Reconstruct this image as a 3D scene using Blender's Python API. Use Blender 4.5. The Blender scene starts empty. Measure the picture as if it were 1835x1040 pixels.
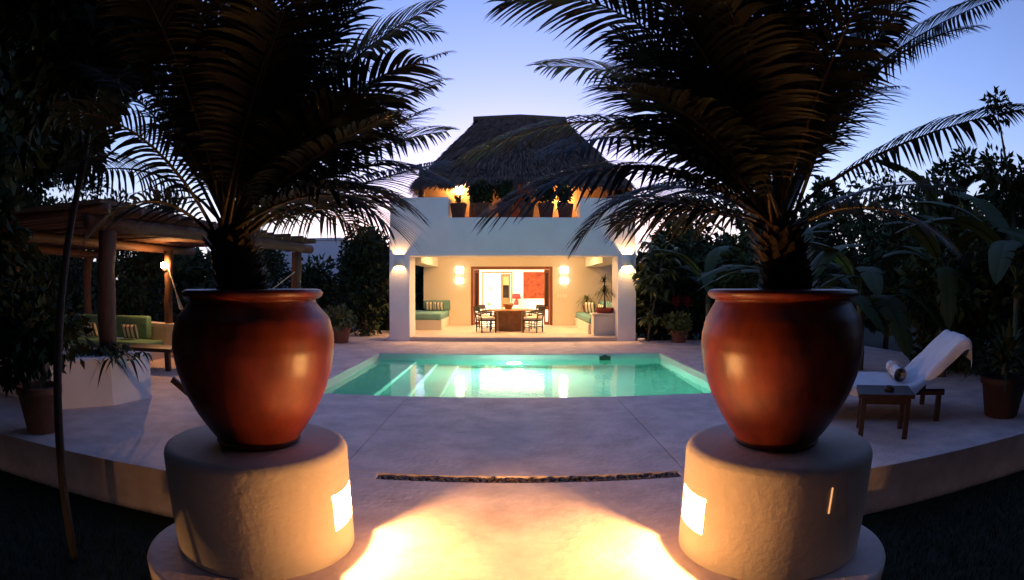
import bpy, bmesh, math, random
import numpy as np
from mathutils import Vector, Matrix
R = math.radians
random.seed(7); rng = np.random.default_rng(7)
S = bpy.context.scene
C = S.collection

# ---------------------------------------------------------------- camera (level fisheye-type wide lens)
cam = bpy.data.cameras.new('camera'); camo = bpy.data.objects.new('camera', cam); C.objects.link(camo)
cam.type = 'PANO'; cam.panorama_type = 'FISHEYE_EQUISOLID'
cam.sensor_fit = 'HORIZONTAL'; cam.sensor_width = 36.0; cam.sensor_height = 36.0*580/1024
cam.fisheye_lens = 20.305; cam.fisheye_fov = R(180); cam.clip_start = .02; cam.clip_end = 2000
camo.location = (0, 0, 1.6); camo.rotation_euler = (R(90-.44), 0, 0)
S.camera = camo

# ---------------------------------------------------------------- dusk sky
W = bpy.data.worlds.new('World'); S.world = W; W.use_nodes = True
nt = W.node_tree; bg = nt.nodes['Background']
sky = nt.nodes.new('ShaderNodeTexSky'); sky.sky_type = 'NISHITA'; sky.sun_disc = False
sky.sun_elevation = R(0.0); sky.sun_rotation = R(0); sky.ozone_density = 3.0; sky.dust_density = .3
tcw = nt.nodes.new('ShaderNodeTexCoord'); sxy = nt.nodes.new('ShaderNodeSeparateXYZ'); mxz = nt.nodes.new('ShaderNodeMath'); mxz.operation = 'MAXIMUM'; mxz.inputs[1].default_value = .11
cxy = nt.nodes.new('ShaderNodeCombineXYZ'); nt.links.new(tcw.outputs['Generated'], sxy.inputs[0]); nt.links.new(sxy.outputs[2], mxz.inputs[0])
for k in (0, 1): nt.links.new(sxy.outputs[k], cxy.inputs[k])
nt.links.new(mxz.outputs[0], cxy.inputs[2]); nt.links.new(cxy.outputs[0], sky.inputs[0])   # the band of haze at the horizon keeps the colour of the sky just above it
tint = nt.nodes.new('ShaderNodeMix'); tint.data_type = 'RGBA'; tint.blend_type = 'MULTIPLY'; tint.inputs[0].default_value = 1
tint.inputs[7].default_value = (1.27, .92, .97, 1)
nt.links.new(sky.outputs[0], tint.inputs[6]); nt.links.new(tint.outputs[2], bg.inputs[0])
bg.inputs[1].default_value = .15

# ---------------------------------------------------------------- exposure and sampling
S.view_settings.view_transform = 'Standard'; S.view_settings.look = 'None'
S.view_settings.exposure = 3.42; S.view_settings.gamma = 1
S.render.engine = 'CYCLES'
cy = S.cycles
cy.use_denoising = True
try: cy.denoiser = 'OPENIMAGEDENOISE'
except Exception: pass
cy.max_bounces = 8; cy.diffuse_bounces = 4; cy.glossy_bounces = 4; cy.transmission_bounces = 6
cy.sample_clamp_indirect = 1.5; cy.sample_clamp_direct = 0; cy.blur_glossy = .5

# ---------------------------------------------------------------- materials
MATS = {}
def mat(name, col, rough=.6, var=.2, scale=5, bump=0, bscale=40, island=0, spec=.4, metal=0, coat=0, stretch=None, emit=None, strength=0, col2=None, detail=6):
    if name in MATS: return MATS[name]
    m = bpy.data.materials.new(name); m.use_nodes = True; n = m.node_tree; N = n.nodes; K = n.links
    p = N['Principled BSDF']
    p.inputs['Roughness'].default_value = rough; p.inputs['Specular IOR Level'].default_value = spec
    p.inputs['Metallic'].default_value = metal; p.inputs['Coat Weight'].default_value = coat
    tc = N.new('ShaderNodeTexCoord'); src = tc.outputs['Object']
    if stretch:
        mp = N.new('ShaderNodeMapping'); mp.inputs['Scale'].default_value = stretch; K.new(src, mp.inputs[0]); src = mp.outputs[0]
    nz = N.new('ShaderNodeTexNoise'); nz.inputs['Scale'].default_value = scale; nz.inputs['Detail'].default_value = detail
    nz.inputs['Roughness'].default_value = .65; K.new(src, nz.inputs['Vector'])
    rp = N.new('ShaderNodeValToRGB'); e = rp.color_ramp.elements
    lo = [c*(1-var) for c in col]; hi = [min(1, c*(1+var)) for c in (col2 or col)]
    e[0].color = (*lo, 1); e[0].position = .3; e[1].color = (*hi, 1); e[1].position = .7
    K.new(nz.outputs['Fac'], rp.inputs[0]); out = rp.outputs[0]
    if island:
        g = N.new('ShaderNodeNewGeometry'); mr = N.new('ShaderNodeMapRange'); mr.inputs[3].default_value = 1-island; mr.inputs[4].default_value = 1+island
        K.new(g.outputs['Random Per Island'], mr.inputs[0])
        mx = N.new('ShaderNodeMix'); mx.data_type = 'RGBA'; mx.blend_type = 'MULTIPLY'; mx.inputs[0].default_value = 1
        K.new(out, mx.inputs[6]); K.new(mr.outputs[0], mx.inputs[7]); out = mx.outputs[2]
    K.new(out, p.inputs['Base Color'])
    if bump:
        nb = N.new('ShaderNodeTexNoise'); nb.inputs['Scale'].default_value = bscale; nb.inputs['Detail'].default_value = 5
        K.new(src, nb.inputs['Vector'])
        b = N.new('ShaderNodeBump'); b.inputs['Strength'].default_value = bump; b.inputs['Distance'].default_value = .02
        K.new(nb.outputs['Fac'], b.inputs['Height']); K.new(b.outputs[0], p.inputs['Normal'])
    if emit:
        p.inputs['Emission Color'].default_value = (*emit, 1); p.inputs['Emission Strength'].default_value = strength
    MATS[name] = m; return m
WARM = (1.0, .50, .16); WARM2 = (1.0, .57, .23)
def glow(name, col, strength):
    return mat(name, (.8, .75, .65), emit=col, strength=strength, var=.02)
def stripes(name, a, b, scale):
    m = mat(name, a, rough=.85); n = m.node_tree; N = n.nodes; K = n.links
    tc = N.new('ShaderNodeTexCoord'); w = N.new('ShaderNodeTexWave'); w.inputs['Scale'].default_value = scale; w.inputs['Distortion'].default_value = .3
    K.new(tc.outputs['Object'], w.inputs[0]); r = N.new('ShaderNodeValToRGB'); r.color_ramp.interpolation = 'CONSTANT'
    r.color_ramp.elements[0].color = (*a, 1); r.color_ramp.elements[1].color = (*b, 1); r.color_ramp.elements[1].position = .62
    K.new(w.outputs[0], r.inputs[0]); K.new(r.outputs[0], N['Principled BSDF'].inputs['Base Color']); return m

M_stucco = mat('stucco', (.80, .76, .74), rough=.85, var=.05, scale=1.3, bump=.25, bscale=18)
M_cream = mat('cream_plaster', (.68, .60, .48), rough=.8, var=.04, scale=1.5, bump=.15, bscale=14)
M_room = mat('room_plaster', (.80, .76, .68), rough=.8, var=.03)
M_deck = mat('deck_stone', (.66, .49, .44), rough=.6, var=.22, scale=2.3, bump=.5, bscale=16, col2=(.70, .55, .49), detail=14)
M_ped = mat('pedestal_stucco', (.56, .47, .39), rough=.8, var=.07, scale=3, bump=.3, bscale=22)
M_joint = mat('joint_mortar', (.22, .19, .17), rough=.9)
M_floor = mat('terrace_stone', (.58, .48, .38), rough=.55, var=.12, scale=2)
M_pot = mat('glazed_terracotta', (.062, .008, .003), rough=.40, var=.38, scale=4, bump=.12, bscale=14, spec=.5, stretch=(1, 1, .45), col2=(.15, .021, .0055))
M_terra = mat('terracotta', (.30, .11, .055), rough=.75, var=.2, scale=9, bump=.2, bscale=40)
M_soil = mat('soil', (.035, .025, .018), rough=1, bump=.8, bscale=60)
M_dark = mat('dark_wood', (.026, .0105, .0065), rough=.45, var=.3, scale=3, stretch=(1, 1, .1), bump=.1)
M_mahog = mat('mahogany', (.20, .05, .018), rough=.4, var=.3, scale=4, stretch=(3, 3, .3))
M_oak = mat('oak', (.34, .16, .06), rough=.45, var=.25, scale=4, stretch=(3, 3, .3))
M_tabl = mat('table_wood', (.30, .13, .05), rough=.45, var=.3, scale=6)
M_log = mat('log_wood', (.075, .034, .018), rough=.7, var=.35, scale=5, stretch=(4, 4, .4), bump=.5, bscale=14)
M_cush = mat('teal_fabric', (.14, .29, .26), rough=.9, var=.08, scale=8, bump=.15, bscale=120)
M_weave = mat('cream_weave', (.70, .60, .50), rough=.9, var=.1, bump=.4, bscale=90)
M_towel = mat('white_towel', (.72, .70, .72), rough=.95, var=.04, bump=.5, bscale=130)
M_strip = stripes('striped_fabric', (.72, .66, .55), (.13, .10, .075), 2.6)
M_thatch = mat('thatch', (.085, .06, .042), rough=.95, var=.4, scale=3, island=.45)
M_frond = mat('frond_green', (.015, .020, .007), rough=.55, var=.25, scale=3, island=.3, spec=.25)
M_rachis = mat('rachis', (.075, .05, .022), rough=.5, var=.2)
M_fiber = mat('trunk_fiber', (.05, .032, .02), rough=.62, spec=.15, var=.4, scale=12, bump=.8, bscale=30)
M_leafA = mat('leaf_dark', (.028, .042, .016), rough=.62, spec=.15, var=.3, scale=1.2, island=.4)
M_leafB = mat('leaf_mid', (.040, .060, .020), rough=.62, spec=.15, var=.3, scale=1.2, island=.4)
M_leafY = mat('leaf_yellow', (.20, .18, .04), rough=.45, var=.4, scale=6, island=.5)
M_leafS = mat('leaf_glossy', (.13, .13, .035), rough=.4, var=.3, scale=4, island=.4)
M_red = mat('leaf_red', (.30, .02, .025), rough=.5, var=.3, island=.4)
M_ban = mat('banana_leaf', (.030, .048, .014), rough=.62, spec=.15, var=.25, scale=2.5, island=.15)
M_bark = mat('bark', (.10, .075, .055), rough=.9, var=.3, scale=8, stretch=(4, 4, .6), bump=.6)
M_grass = mat('grass', (.022, .038, .012), rough=.62, spec=.15, var=.3, island=.5)
M_lawn = mat('lawn_soil', (.022, .026, .012), rough=1, var=.3, scale=8)
M_rope = mat('rope', (.62, .52, .40), rough=.9, bump=.5, bscale=150)
M_pebble = mat('pebble', (.055, .032, .019), rough=.5, var=.4, scale=30, island=0)
M_green = mat('green_plastic', (.02, .06, .03), rough=.4)
M_white = mat('white_paint', (.75, .72, .68), rough=.5, var=.03)
M_black = mat('black_panel', (.02, .018, .016), rough=.25)
M_paint = mat('red_canvas', (.17, .018, .005), rough=.8, var=.45, scale=7, col2=(.26, .045, .008), bump=.6, bscale=20, detail=10)

# ---------------------------------------------------------------- mesh helpers
def fr(v): return Vector(v)
class MB:
    def __init__(s): s.v = []; s.f = []
    def add(s, vs, fs):
        o = len(s.v); s.v += [tuple(v) for v in vs]; s.f += [tuple(i+o for i in f) for f in fs]; return s
    def box(s, x0, x1, y0, y1, z0, z1):
        return s.add([(x0,y0,z0),(x1,y0,z0),(x1,y1,z0),(x0,y1,z0),(x0,y0,z1),(x1,y0,z1),(x1,y1,z1),(x0,y1,z1)],
                     [(3,2,1,0),(4,5,6,7),(0,1,5,4),(1,2,6,5),(2,3,7,6),(3,0,4,7)])
    def obox(s, c, size, mtx):
        hx, hy, hz = (q/2 for q in size)
        vs = [Vector(c)+mtx @ Vector((a*hx, b*hy, d*hz)) for d in(-1,1) for a, b in((-1,-1),(1,-1),(1,1),(-1,1))]
        return s.add(vs, [(3,2,1,0),(4,5,6,7),(0,1,5,4),(1,2,6,5),(2,3,7,6),(3,0,4,7)])
    def rbox(s, x0, x1, y0, y1, z0, z1, b=.02, seg=3):
        bm = bmesh.new(); bmesh.ops.create_cube(bm, size=1)
        for v in bm.verts: v.co = Vector(((x0+x1)/2+v.co.x*(x1-x0), (y0+y1)/2+v.co.y*(y1-y0), (z0+z1)/2+v.co.z*(z1-z0)))
        bmesh.ops.bevel(bm, geom=bm.edges[:], offset=b, segments=seg, affect='EDGES', profile=.5)
        bm.verts.index_update(); s.add([v.co for v in bm.verts], [[v.index for v in f.verts] for f in bm.faces]); bm.free(); return s
    def tube(s, pts, rad, seg=8, cap=True):
        pts = [Vector(p) for p in pts]; n = len(pts)
        if not hasattr(rad, '__len__'): rad = [rad]*n
        vs = []; ref = None
        for i, p in enumerate(pts):
            t = (pts[min(i+1, n-1)]-pts[max(i-1, 0)]).normalized()
            if ref is None: ref = t.orthogonal().normalized()
            ref = (ref-t*ref.dot(t)).normalized(); b = t.cross(ref)
            vs += [p+(ref*math.cos(2*math.pi*k/seg)+b*math.sin(2*math.pi*k/seg))*rad[i] for k in range(seg)]
        fs = [(i*seg+k, i*seg+(k+1)%seg, (i+1)*seg+(k+1)%seg, (i+1)*seg+k) for i in range(n-1) for k in range(seg)]
        if cap: fs += [tuple(range(seg))[::-1], tuple((n-1)*seg+k for k in range(seg))]
        return s.add(vs, fs)
    def lathe(s, prof, seg=48, c=(0,0,0), wob=0):
        vs = []
        for r, z in prof:
            for k in range(seg):
                a = 2*math.pi*k/seg; rr = r*(1+wob*math.sin(a*3+z*5)); vs.append((c[0]+rr*math.cos(a), c[1]+rr*math.sin(a), c[2]+z))
        fs = [(i*seg+k, i*seg+(k+1)%seg, (i+1)*seg+(k+1)%seg, (i+1)*seg+k) for i in range(len(prof)-1) for k in range(seg)]
        fs += [tuple(range(seg))[::-1], tuple((len(prof)-1)*seg+k for k in range(seg))]
        return s.add(vs, fs)
    def prism(s, poly, lo, hi, axis='z'):
        f = {'z': lambda a, b, h: (a, b, h), 'y': lambda a, b, h: (a, h, b), 'x': lambda a, b, h: (h, a, b)}[axis]
        n = len(poly)
        return s.add([f(a, b, lo) for a, b in poly]+[f(a, b, hi) for a, b in poly],
                     [tuple(range(n))[::-1], tuple(range(n, 2*n))]+[(i, (i+1) % n, n+(i+1) % n, n+i) for i in range(n)])
    def build(s, name, m, parent=None, smooth=False):
        me = bpy.data.meshes.new(name); me.from_pydata(s.v, [], s.f)
        bm = bmesh.new(); bm.from_mesh(me); bmesh.ops.recalc_face_normals(bm, faces=bm.faces[:]); bm.to_mesh(me); bm.free()
        return link(name, me, m, parent, smooth)
def link(name, me, m, parent=None, smooth=False):
    if m and not me.materials: me.materials.append(m)
    if smooth: me.polygons.foreach_set('use_smooth', [True]*len(me.polygons))
    o = bpy.data.objects.new(name, me); C.objects.link(o); o.parent = parent; return o
def quads(name, V, m, parent=None, nper=4, smooth=False):
    """V: (N, nper, 3) separate polygons with nper corners"""
    V = np.asarray(V, dtype=np.float32); N = V.shape[0]
    me = bpy.data.meshes.new(name); me.vertices.add(N*nper); me.vertices.foreach_set('co', V.reshape(-1))
    me.loops.add(N*nper); me.loops.foreach_set('vertex_index', np.arange(N*nper, dtype=np.int32))
    me.polygons.add(N); me.polygons.foreach_set('loop_start', np.arange(N, dtype=np.int32)*nper)
    me.update(calc_edges=True); return link(name, me, m, parent, smooth)
def strips(name, P, m, parent=None):
    """P: (N, k, 2, 3): N ribbons of k cross-sections, left and right edge"""
    P = np.asarray(P, dtype=np.float32); N, k = P.shape[:2]
    me = bpy.data.meshes.new(name); me.vertices.add(N*k*2); me.vertices.foreach_set('co', P.reshape(-1))
    b = (np.arange(N)*k*2)[:, None, None]+(np.arange(k-1)*2)[None, :, None]+np.array([0, 1, 3, 2])[None, None, :]
    q = N*(k-1); me.loops.add(q*4); me.loops.foreach_set('vertex_index', b.reshape(-1).astype(np.int32))
    me.polygons.add(q); me.polygons.foreach_set('loop_start', np.arange(q, dtype=np.int32)*4)
    me.update(calc_edges=True); return link(name, me, m, parent, True)
def tag(o, label, cat, group=None, kind=None):
    o['label'] = label; o['category'] = cat
    if group: o['group'] = group
    if kind: o['kind'] = kind
    return o
def thing(name, label, cat, loc=(0,0,0), rz=0, group=None):
    o = bpy.data.objects.new(name, None); C.objects.link(o); o.location = loc; o.rotation_euler = (0, 0, rz)
    o.empty_display_size = .1
    return tag(o, label, cat, group)
def struct(o, label=None):
    o['kind'] = 'structure'
    if label: o['label'] = label
    return o
def copy_tree(o, parent=None):
    c = o.copy(); C.objects.link(c); c.parent = parent
    for ch in list(o.children): copy_tree(ch, c)
    return c
def unit(a): return a/np.maximum(np.linalg.norm(a, axis=-1, keepdims=True), 1e-9)
def rand_dirs(n): return unit(rng.normal(size=(n, 3)))
def leaf_quads(cen, dirs, ln, wd, fold=.25):
    """cen (N,3) leaf base, dirs (N,3) pointing to tip; diamond leaves, folded"""
    n = len(cen); up = rand_dirs(n); s = unit(np.cross(dirs, up)); nn = np.cross(s, dirs)
    ln = np.asarray(ln).reshape(-1, 1)*np.ones((n, 1)); wd = np.asarray(wd).reshape(-1, 1)*np.ones((n, 1))
    mid = cen+dirs*ln*.45
    return np.stack([cen, mid+s*wd*.5+nn*wd*fold, cen+dirs*ln-nn*ln*.12, mid-s*wd*.5+nn*wd*fold], 1)
def cloud(n, c, r, clumps=12, cr=.35, ln=.16, wd=.07, droop=.4):
    c = np.array(c, float); r = np.array(r, float)
    cc = c+unit(rng.normal(size=(clumps, 3)))*(rng.random((clumps, 1))**.45)*r*.82
    k = rng.integers(0, clumps, n); d = rand_dirs(n)
    rad = cr*(.6+.8*rng.random((clumps, 1)))[k]
    pos = cc[k]+d*(rng.random((n, 1))**.4)*rad
    dr = unit(d*.8+rand_dirs(n)*.7+np.array([0, 0, -droop])+(pos-c)/np.maximum(r, .1)*.4)
    s = .6+.8*rng.random((n, 1))
    return leaf_quads(pos, dr, ln*s, wd*s), cc
def ribbons(base, d0, length, width, droop=.6, k=6, taper=1.0, spread=0):
    """curved strap leaves: base (N,3), initial dirs, gravity droop"""
    n = len(base); length = np.broadcast_to(np.asarray(length, float).reshape(-1), (n,)); width = np.broadcast_to(np.asarray(width, float).reshape(-1), (n,))
    t = np.linspace(0, 1, k)
    P = base[:, None, :]+d0[:, None, :]*(length[:, None]*t)[..., None]
    P[..., 2] -= droop*length[:, None]*t**2
    T = unit(np.gradient(P, axis=1)); side = np.cross(d0, np.array([0, 0, 1.])); bad = np.linalg.norm(side, axis=1) < .15
    side[bad] = rng.normal(size=(bad.sum(), 3)); side = unit(side)[:, None, :]
    w = width[:, None]*(np.sin(np.pi*np.clip(.18+.82*t, 0, 1))**.7*taper+.02)[None, :]
    return np.stack([P-side*w[..., None]*.5, P+side*w[..., None]*.5], 2)
def fan_dirs(n, lo, hi):
    a = rng.random(n)*2*math.pi; e = np.radians(lo+(hi-lo)*rng.random(n))
    return np.stack([np.cos(a)*np.cos(e), np.sin(a)*np.cos(e), np.sin(e)], 1)
def bulb(m, r, c, parent, name='bulb'):
    b = MB(); b.lathe([(r*math.sin(a), -r*math.cos(a)) for a in np.linspace(.15, math.pi-.15, 7)], 10, c); return b.build(name, m, parent, True)

# ================================================================ SETTING
g = MB(); hx0, hx1, hy0, hy1 = -3.3, 3.65, 8.03, 13.5     # one sheet with the pool cut out of it
g.add([(-600,-600,-.47),(600,-600,-.47),(600,600,-.47),(-600,600,-.47),(hx0,hy0,-.47),(hx1,hy0,-.47),(hx1,hy1,-.47),(hx0,hy1,-.47)], [(0,1,5,4),(1,2,6,5),(2,3,7,6),(3,0,4,7)])
struct(g.build('ground', M_lawn), 'dark lawn and garden soil')

POOL = (-3.2, 3.55, 8.13, 13.40)
deck = bpy.data.objects.new('deck', None); C.objects.link(deck); struct(deck, 'pale stone pool deck')
def slab(x0, x1, y0, y1, z0=-.46, z1=0, b=.006, m=M_deck):
    MBs = MB(); MBs.rbox(x0, x1, y0, y1, z0, z1, b, 2); return MBs.build('slab', m, deck)
J = .004
slab(-13, -1.5-J, 4.1, POOL[2]-J); slab(1.5+J, 9.5, 4.1, POOL[2]-J)
slab(-1.5+J, 1.5-J, 4.64, POOL[2]-J)
slab(-13, POOL[0]-.001, POOL[2]+J, POOL[3]-J); slab(POOL[1]+.001, 9.5, POOL[2]+J, POOL[3]-J)
slab(-13, -1.9-J, POOL[3]+J, 16.38); slab(-1.9+J, 1.7-J, POOL[3]+J, 16.38); slab(1.7+J, 9.5, POOL[3]+J, 16.38)
slab(-13, -3.75, 16.385, 22)
# garden path that leads out between the two pedestals
path = bpy.data.objects.new('path', None); C.objects.link(path); struct(path, 'pale stone path between the pedestals')
def pslab(x0, x1, y0, y1, z1=0):
    q = MB(); q.rbox(x0, x1, y0, y1, -.465, z1, .006, 2); q.build('slab', M_deck, path)
pslab(-1.5+J, 1.5-J, -8, 4.48)
pslab(-1.5+J, -1.14, 4.483, 4.637); pslab(1.43, 1.5-J, 4.483, 4.637); pslab(-1.139, 1.429, 4.482, 4.638, -.035)
for cx, cyy in ((-1.57, 3.02), (1.63, 3.0)):
    q = MB(); q.lathe([(.75, -.46), (.75, -.03), (.74, -.012), (.72, -.005)], 72, (cx, cyy, 0)); q.build('round_pad', M_deck, path)
# pebble drain
dr = thing('drain_channel', 'narrow slot drain filled with brown pebbles across the deck', 'drain', (0, 4.56, -.035))
pm = MB(); pm.lathe([(.25, -.9), (.75, -.55), (1, 0), (.75, .55), (.25, .9)], 7)
pme = None; x = -1.10
while x < 1.40:
    for yy, rz in ((-.038, .6), (.038, -.6)):
        if pme is None: o = pm.build('pebble', M_pebble, dr, True); pme = o.data
        else: o = link('pebble', pme, None, dr)
        k = random.uniform(.85, 1.2); o.location = (x+random.uniform(-.008, .008)+(.02 if yy > 0 else 0), yy+random.uniform(-.008, .008), .014+random.uniform(-.004, .010))
        o.rotation_euler = (random.uniform(-.4, .4)+1.5, random.uniform(-.5, .5), rz+random.uniform(-.35, .35)); o.scale = (.021*k, .019, .046*k)
    x += random.uniform(.040, .052)

# pool basin, steps and water
x0, x1, y0, y1 = POOL; D = -1.35
M_pool = mat('pool_plaster', (.22, .60, .50), rough=.6, var=.06, scale=2)
M_cope = mat('pool_rim', (.58, .60, .54), rough=.5, var=.06)
pb_ = MB(); t = .18
pb_.box(x0-t, x1+t, y0-t, y1+t, D-.1, D)
basin = struct(pb_.build('pool_basin', M_pool), 'teal plastered swimming pool basin')
for (a, b, c, d) in ((x0-t, x0, y0, y1), (x1, x1+t, y0, y1), (x0-t, x1+t, y0-t, y0), (x0-t, x1+t, y1, y1+t)):
    q = MB(); q.box(a, b, c, d, D+.001, -.085); q.build('pool_wall', M_pool, basin)
    ix0, ix1, iy0, iy1 = a, b, c, d
for k, (xe, ze) in enumerate(((x0+.95, -.42), (x0+1.45, -.72), (x0+1.95, -1.02))):
    q = MB(); q.rbox(x0+.002+.0005*k, xe, y0+.002, y1-.002, D, ze, .03, 2); q.build('step', M_pool, basin)
rim = MB(); rw = .05
for (a, b, c, d) in ((x0, x0+rw, y0, y1), (x1-rw, x1, y0, y1), (x0+rw, x1-rw, y1-rw, y1), (x0+rw, x1-rw, y0, y0+rw)):
    q = MB(); q.rbox(a, b, c, d, -.20, -.008, .01, 2); q.build('rim', M_cope, basin)
wm = bpy.data.materials.new('water'); wm.use_nodes = True; n = wm.node_tree; p = n.nodes['Principled BSDF']
p.inputs['Transmission Weight'].default_value = 1; p.inputs['IOR'].default_value = 1.33; p.inputs['Roughness'].default_value = .03
p.inputs['Base Color'].default_value = (.80, 1, .95, 1)
tc = n.nodes.new('ShaderNodeTexCoord'); nz = n.nodes.new('ShaderNodeTexNoise'); nz.inputs['Scale'].default_value = 3.2; nz.inputs['Detail'].default_value = 3
bp = n.nodes.new('ShaderNodeBump'); bp.inputs['Strength'].default_value = .10; bp.inputs['Distance'].default_value = .05
n.links.new(tc.outputs['Object'], nz.inputs[0]); n.links.new(nz.outputs[0], bp.inputs['Height']); n.links.new(bp.outputs[0], p.inputs['Normal'])
q = MB(); q.add([(x0+.02, y0+.02, -.135), (x1-.02, y0+.02, -.135), (x1-.02, y1-.02, -.135), (x0+.02, y1-.02, -.135)], [(0,1,2,3)])
struct(q.build('water', wm), 'still teal pool water')
pl = thing('pool_light', 'round underwater light glowing on the far wall of the pool', 'light', (.05, y1, -.62))
q = MB(); q.lathe([(.16, 0), (.16, .02), (.13, .03)], 24); o = q.build('lens', glow('pool_lamp', (.85, 1, .85), 110), pl); o.rotation_euler = (R(90), 0, 0)
q = MB(); q.lathe([(.19, 0), (.19, .012), (.165, .014)], 24); o = q.build('ring', M_white, pl); o.rotation_euler = (R(90), 0, 0)
fl = thing('pool_float', 'small dark green plastic float at the far pool edge', 'float', (2.17, y1-.13, -.16))
q = MB(); q.rbox(-.13, .13, -.06, .06, 0, .11, .015); q.build('body', M_green, fl)
q = MB(); q.rbox(-.05, .05, -.03, .03, .11, .14, .01); q.build('cap', M_green, fl)

# ================================================================ HOUSE
HY = 16.4; ZF = .12; BW = 21.5
hs = thing('house', 'white stucco pool house with open lit terrace and thatched roof', 'house', (0, 0, 0))
q = MB(); q.prism([(-3.54,0),(-2.95,0),(-2.95,2.46),(3.05,2.46),(3.05,0),(3.58,0),(3.58,4.13),(1.97,4.13),(1.97,3.55),(-1.83,3.55),(-1.83,4.15),(-3.54,4.15)], HY, HY+1.0, 'y')
bm = bmesh.new(); q.build('facade', M_stucco, hs)
q = MB(); q.rbox(-3.66, -3.54, HY+.05, HY+.9, 0, .09, .015); q.build('plinth', M_stucco, hs)
q = MB(); q.rbox(-2.948, 3.048, HY+.004, HY+1.2, -.1, ZF, .015); q.build('step', M_floor, hs)
q = MB(); q.box(-3.7, 3.9, HY+1.2, BW+8, -.1, ZF); q.build('terrace_floor', M_floor, hs)
for xa, xb in ((-3.3, -2.77), (2.75, 3.3)):
    q = MB(); q.rbox(xa, xb, HY+1.0, BW, 2.30, 2.72, .01); q.build('side_beam', M_cream, hs)
q = MB(); q.box(-3.54, 3.58, HY+1.0, BW+.3, 2.72, 2.95); q.build('ceiling', M_cream, hs)
q = MB(); q.box(-3.52, 3.56, HY+1.0, 26.2, 2.97, 3.3); q.build('roof_terrace', M_floor, hs)
# back wall around the doorway
q = MB(); q.box(-3.32, -1.53, BW, BW+.25, ZF, 2.72); q.box(1.51, 3.75, BW, BW+.25, ZF, 2.72); q.box(-1.53, 1.51, BW, BW+.25, 2.31, 2.72)
q.build('back_wall', M_cream, hs)
# door frame and folded leaves
df = MB(); df.rbox(-1.53, -1.43, BW-.03, BW+.28, ZF, 2.31, .008); df.rbox(1.41, 1.51, BW-.03, BW+.28, ZF, 2.31, .008); df.rbox(-1.43, 1.41, BW-.03, BW+.28, 2.20, 2.31, .008)
df.build('door_frame', M_mahog, hs)
for sx, xx in ((1, -1.42), (-1, 1.40)):
    a = xx; b = xx+sx*.2
    lo, hi = min(a, b), max(a, b)
    q = MB(); q.rbox(lo, lo+.05, BW+.06, BW+.11, ZF+.01, 2.19, .006); q.rbox(hi-.05, hi, BW+.06, BW+.11, ZF+.01, 2.19, .006)
    for zz in (ZF+.01, .70, 2.07): q.rbox(lo+.05, hi-.05, BW+.06, BW+.11, zz, zz+.12, .006)
    d = q.build('folding_door', M_mahog, hs)
    q = MB(); q.box(lo+.05, hi-.05, BW+.08, BW+.09, .82, 2.07); q.build('door_panel', M_dark, d)
# room behind the doorway
RB = 25.5
q = MB(); q.box(-3.2, -1.32, RB, RB+.15, ZF, 2.72); q.box(.02, 3.3, RB, RB+.15, ZF, 2.72); q.box(-1.32, .02, RB, RB+.15, 2.2, 2.72); q.build('room_wall', M_room, hs)
for xa in (-3.35, 3.3):
    q = MB(); q.box(xa, xa+.15, BW+.25, RB+3.6, ZF, 2.72); q.build('room_wall', M_room, hs)
q = MB(); q.box(-3.35, 3.45, RB+3.6, RB+3.75, ZF, 2.72); q.build('room_wall', M_room, hs)
q = MB(); q.box(-3.35, 3.45, BW+.25, RB+3.6, 2.72, 2.9); q.build('room_ceiling', M_room, hs)
q = MB(); q.rbox(-1.32, -1.25, RB-.03, RB+.18, ZF, 2.2, .006); q.rbox(-.05, .02, RB-.03, RB+.18, ZF, 2.2, .006); q.rbox(-1.25, -.05, RB-.03, RB+.18, 2.13, 2.2, .006); q.build('inner_door_frame', M_oak, hs)
q = MB(); q.rbox(-.50, -.40, RB-.01, RB+.05, ZF+.01, 2.12, .006); q.rbox(-.14, -.06, RB-.01, RB+.05, ZF+.01, 2.12, .006)
for zz in (ZF+.01, .62, 2.0): q.rbox(-.40, -.14, RB-.01, RB+.05, zz, zz+.11, .006)
ind = q.build('inner_door', M_oak, hs)
q = MB(); q.box(-.40, -.14, RB+.012, RB+.026, 1.62, 2.0); q.build('blind', mat('blind_cloth', (.55, .40, .18), rough=.9), ind)
q = MB(); q.box(-.40, -.14, RB+.014, RB+.028, 1.06, 1.62); q.build('pane', M_black, ind)
q = MB(); q.box(-.40, -.14, RB+.012, RB+.026, .73, 1.06); q.build('panel', mat('olive_panel', (.22, .17, .07), rough=.6), ind)
q = MB(); q.rbox(.25, 3.25, RB-.62, RB-.002, ZF, .55, .015); q.build('built_in_bench', M_room, hs)
q = MB(); q.rbox(.02, 3.28, RB-.14, RB-.003, .551, 1.02, .015); q.build('back_ledge', M_room, hs)
# upper storey
q = MB(); q.box(-3.1, 3.45, 19.0, 19.2, 3.3, 5.25); q.box(-3.1, -2.9, 19.2, 24.5, 3.3, 5.25); q.box(3.25, 3.45, 19.2, 24.5, 3.3, 5.25)
q.build('upper_wall', mat('ochre_plaster', (.62, .34, .15), rough=.85, var=.08, bump=.2), hs)
q = MB(); q.rbox(-.12, .62, 18.97, 19.03, 3.31, 5.0, .01); q.build('upper_door', M_mahog, hs)
for xx in (-1.27, 3.1, -2.9):
    q = MB(); q.tube([(xx, 18.1, 3.3), (xx+.02, 18.1, 4.2), (xx, 18.1, 5.3)], [.10, .095, .09], 12); q.build('upper_post', M_log, hs, True)
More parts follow.
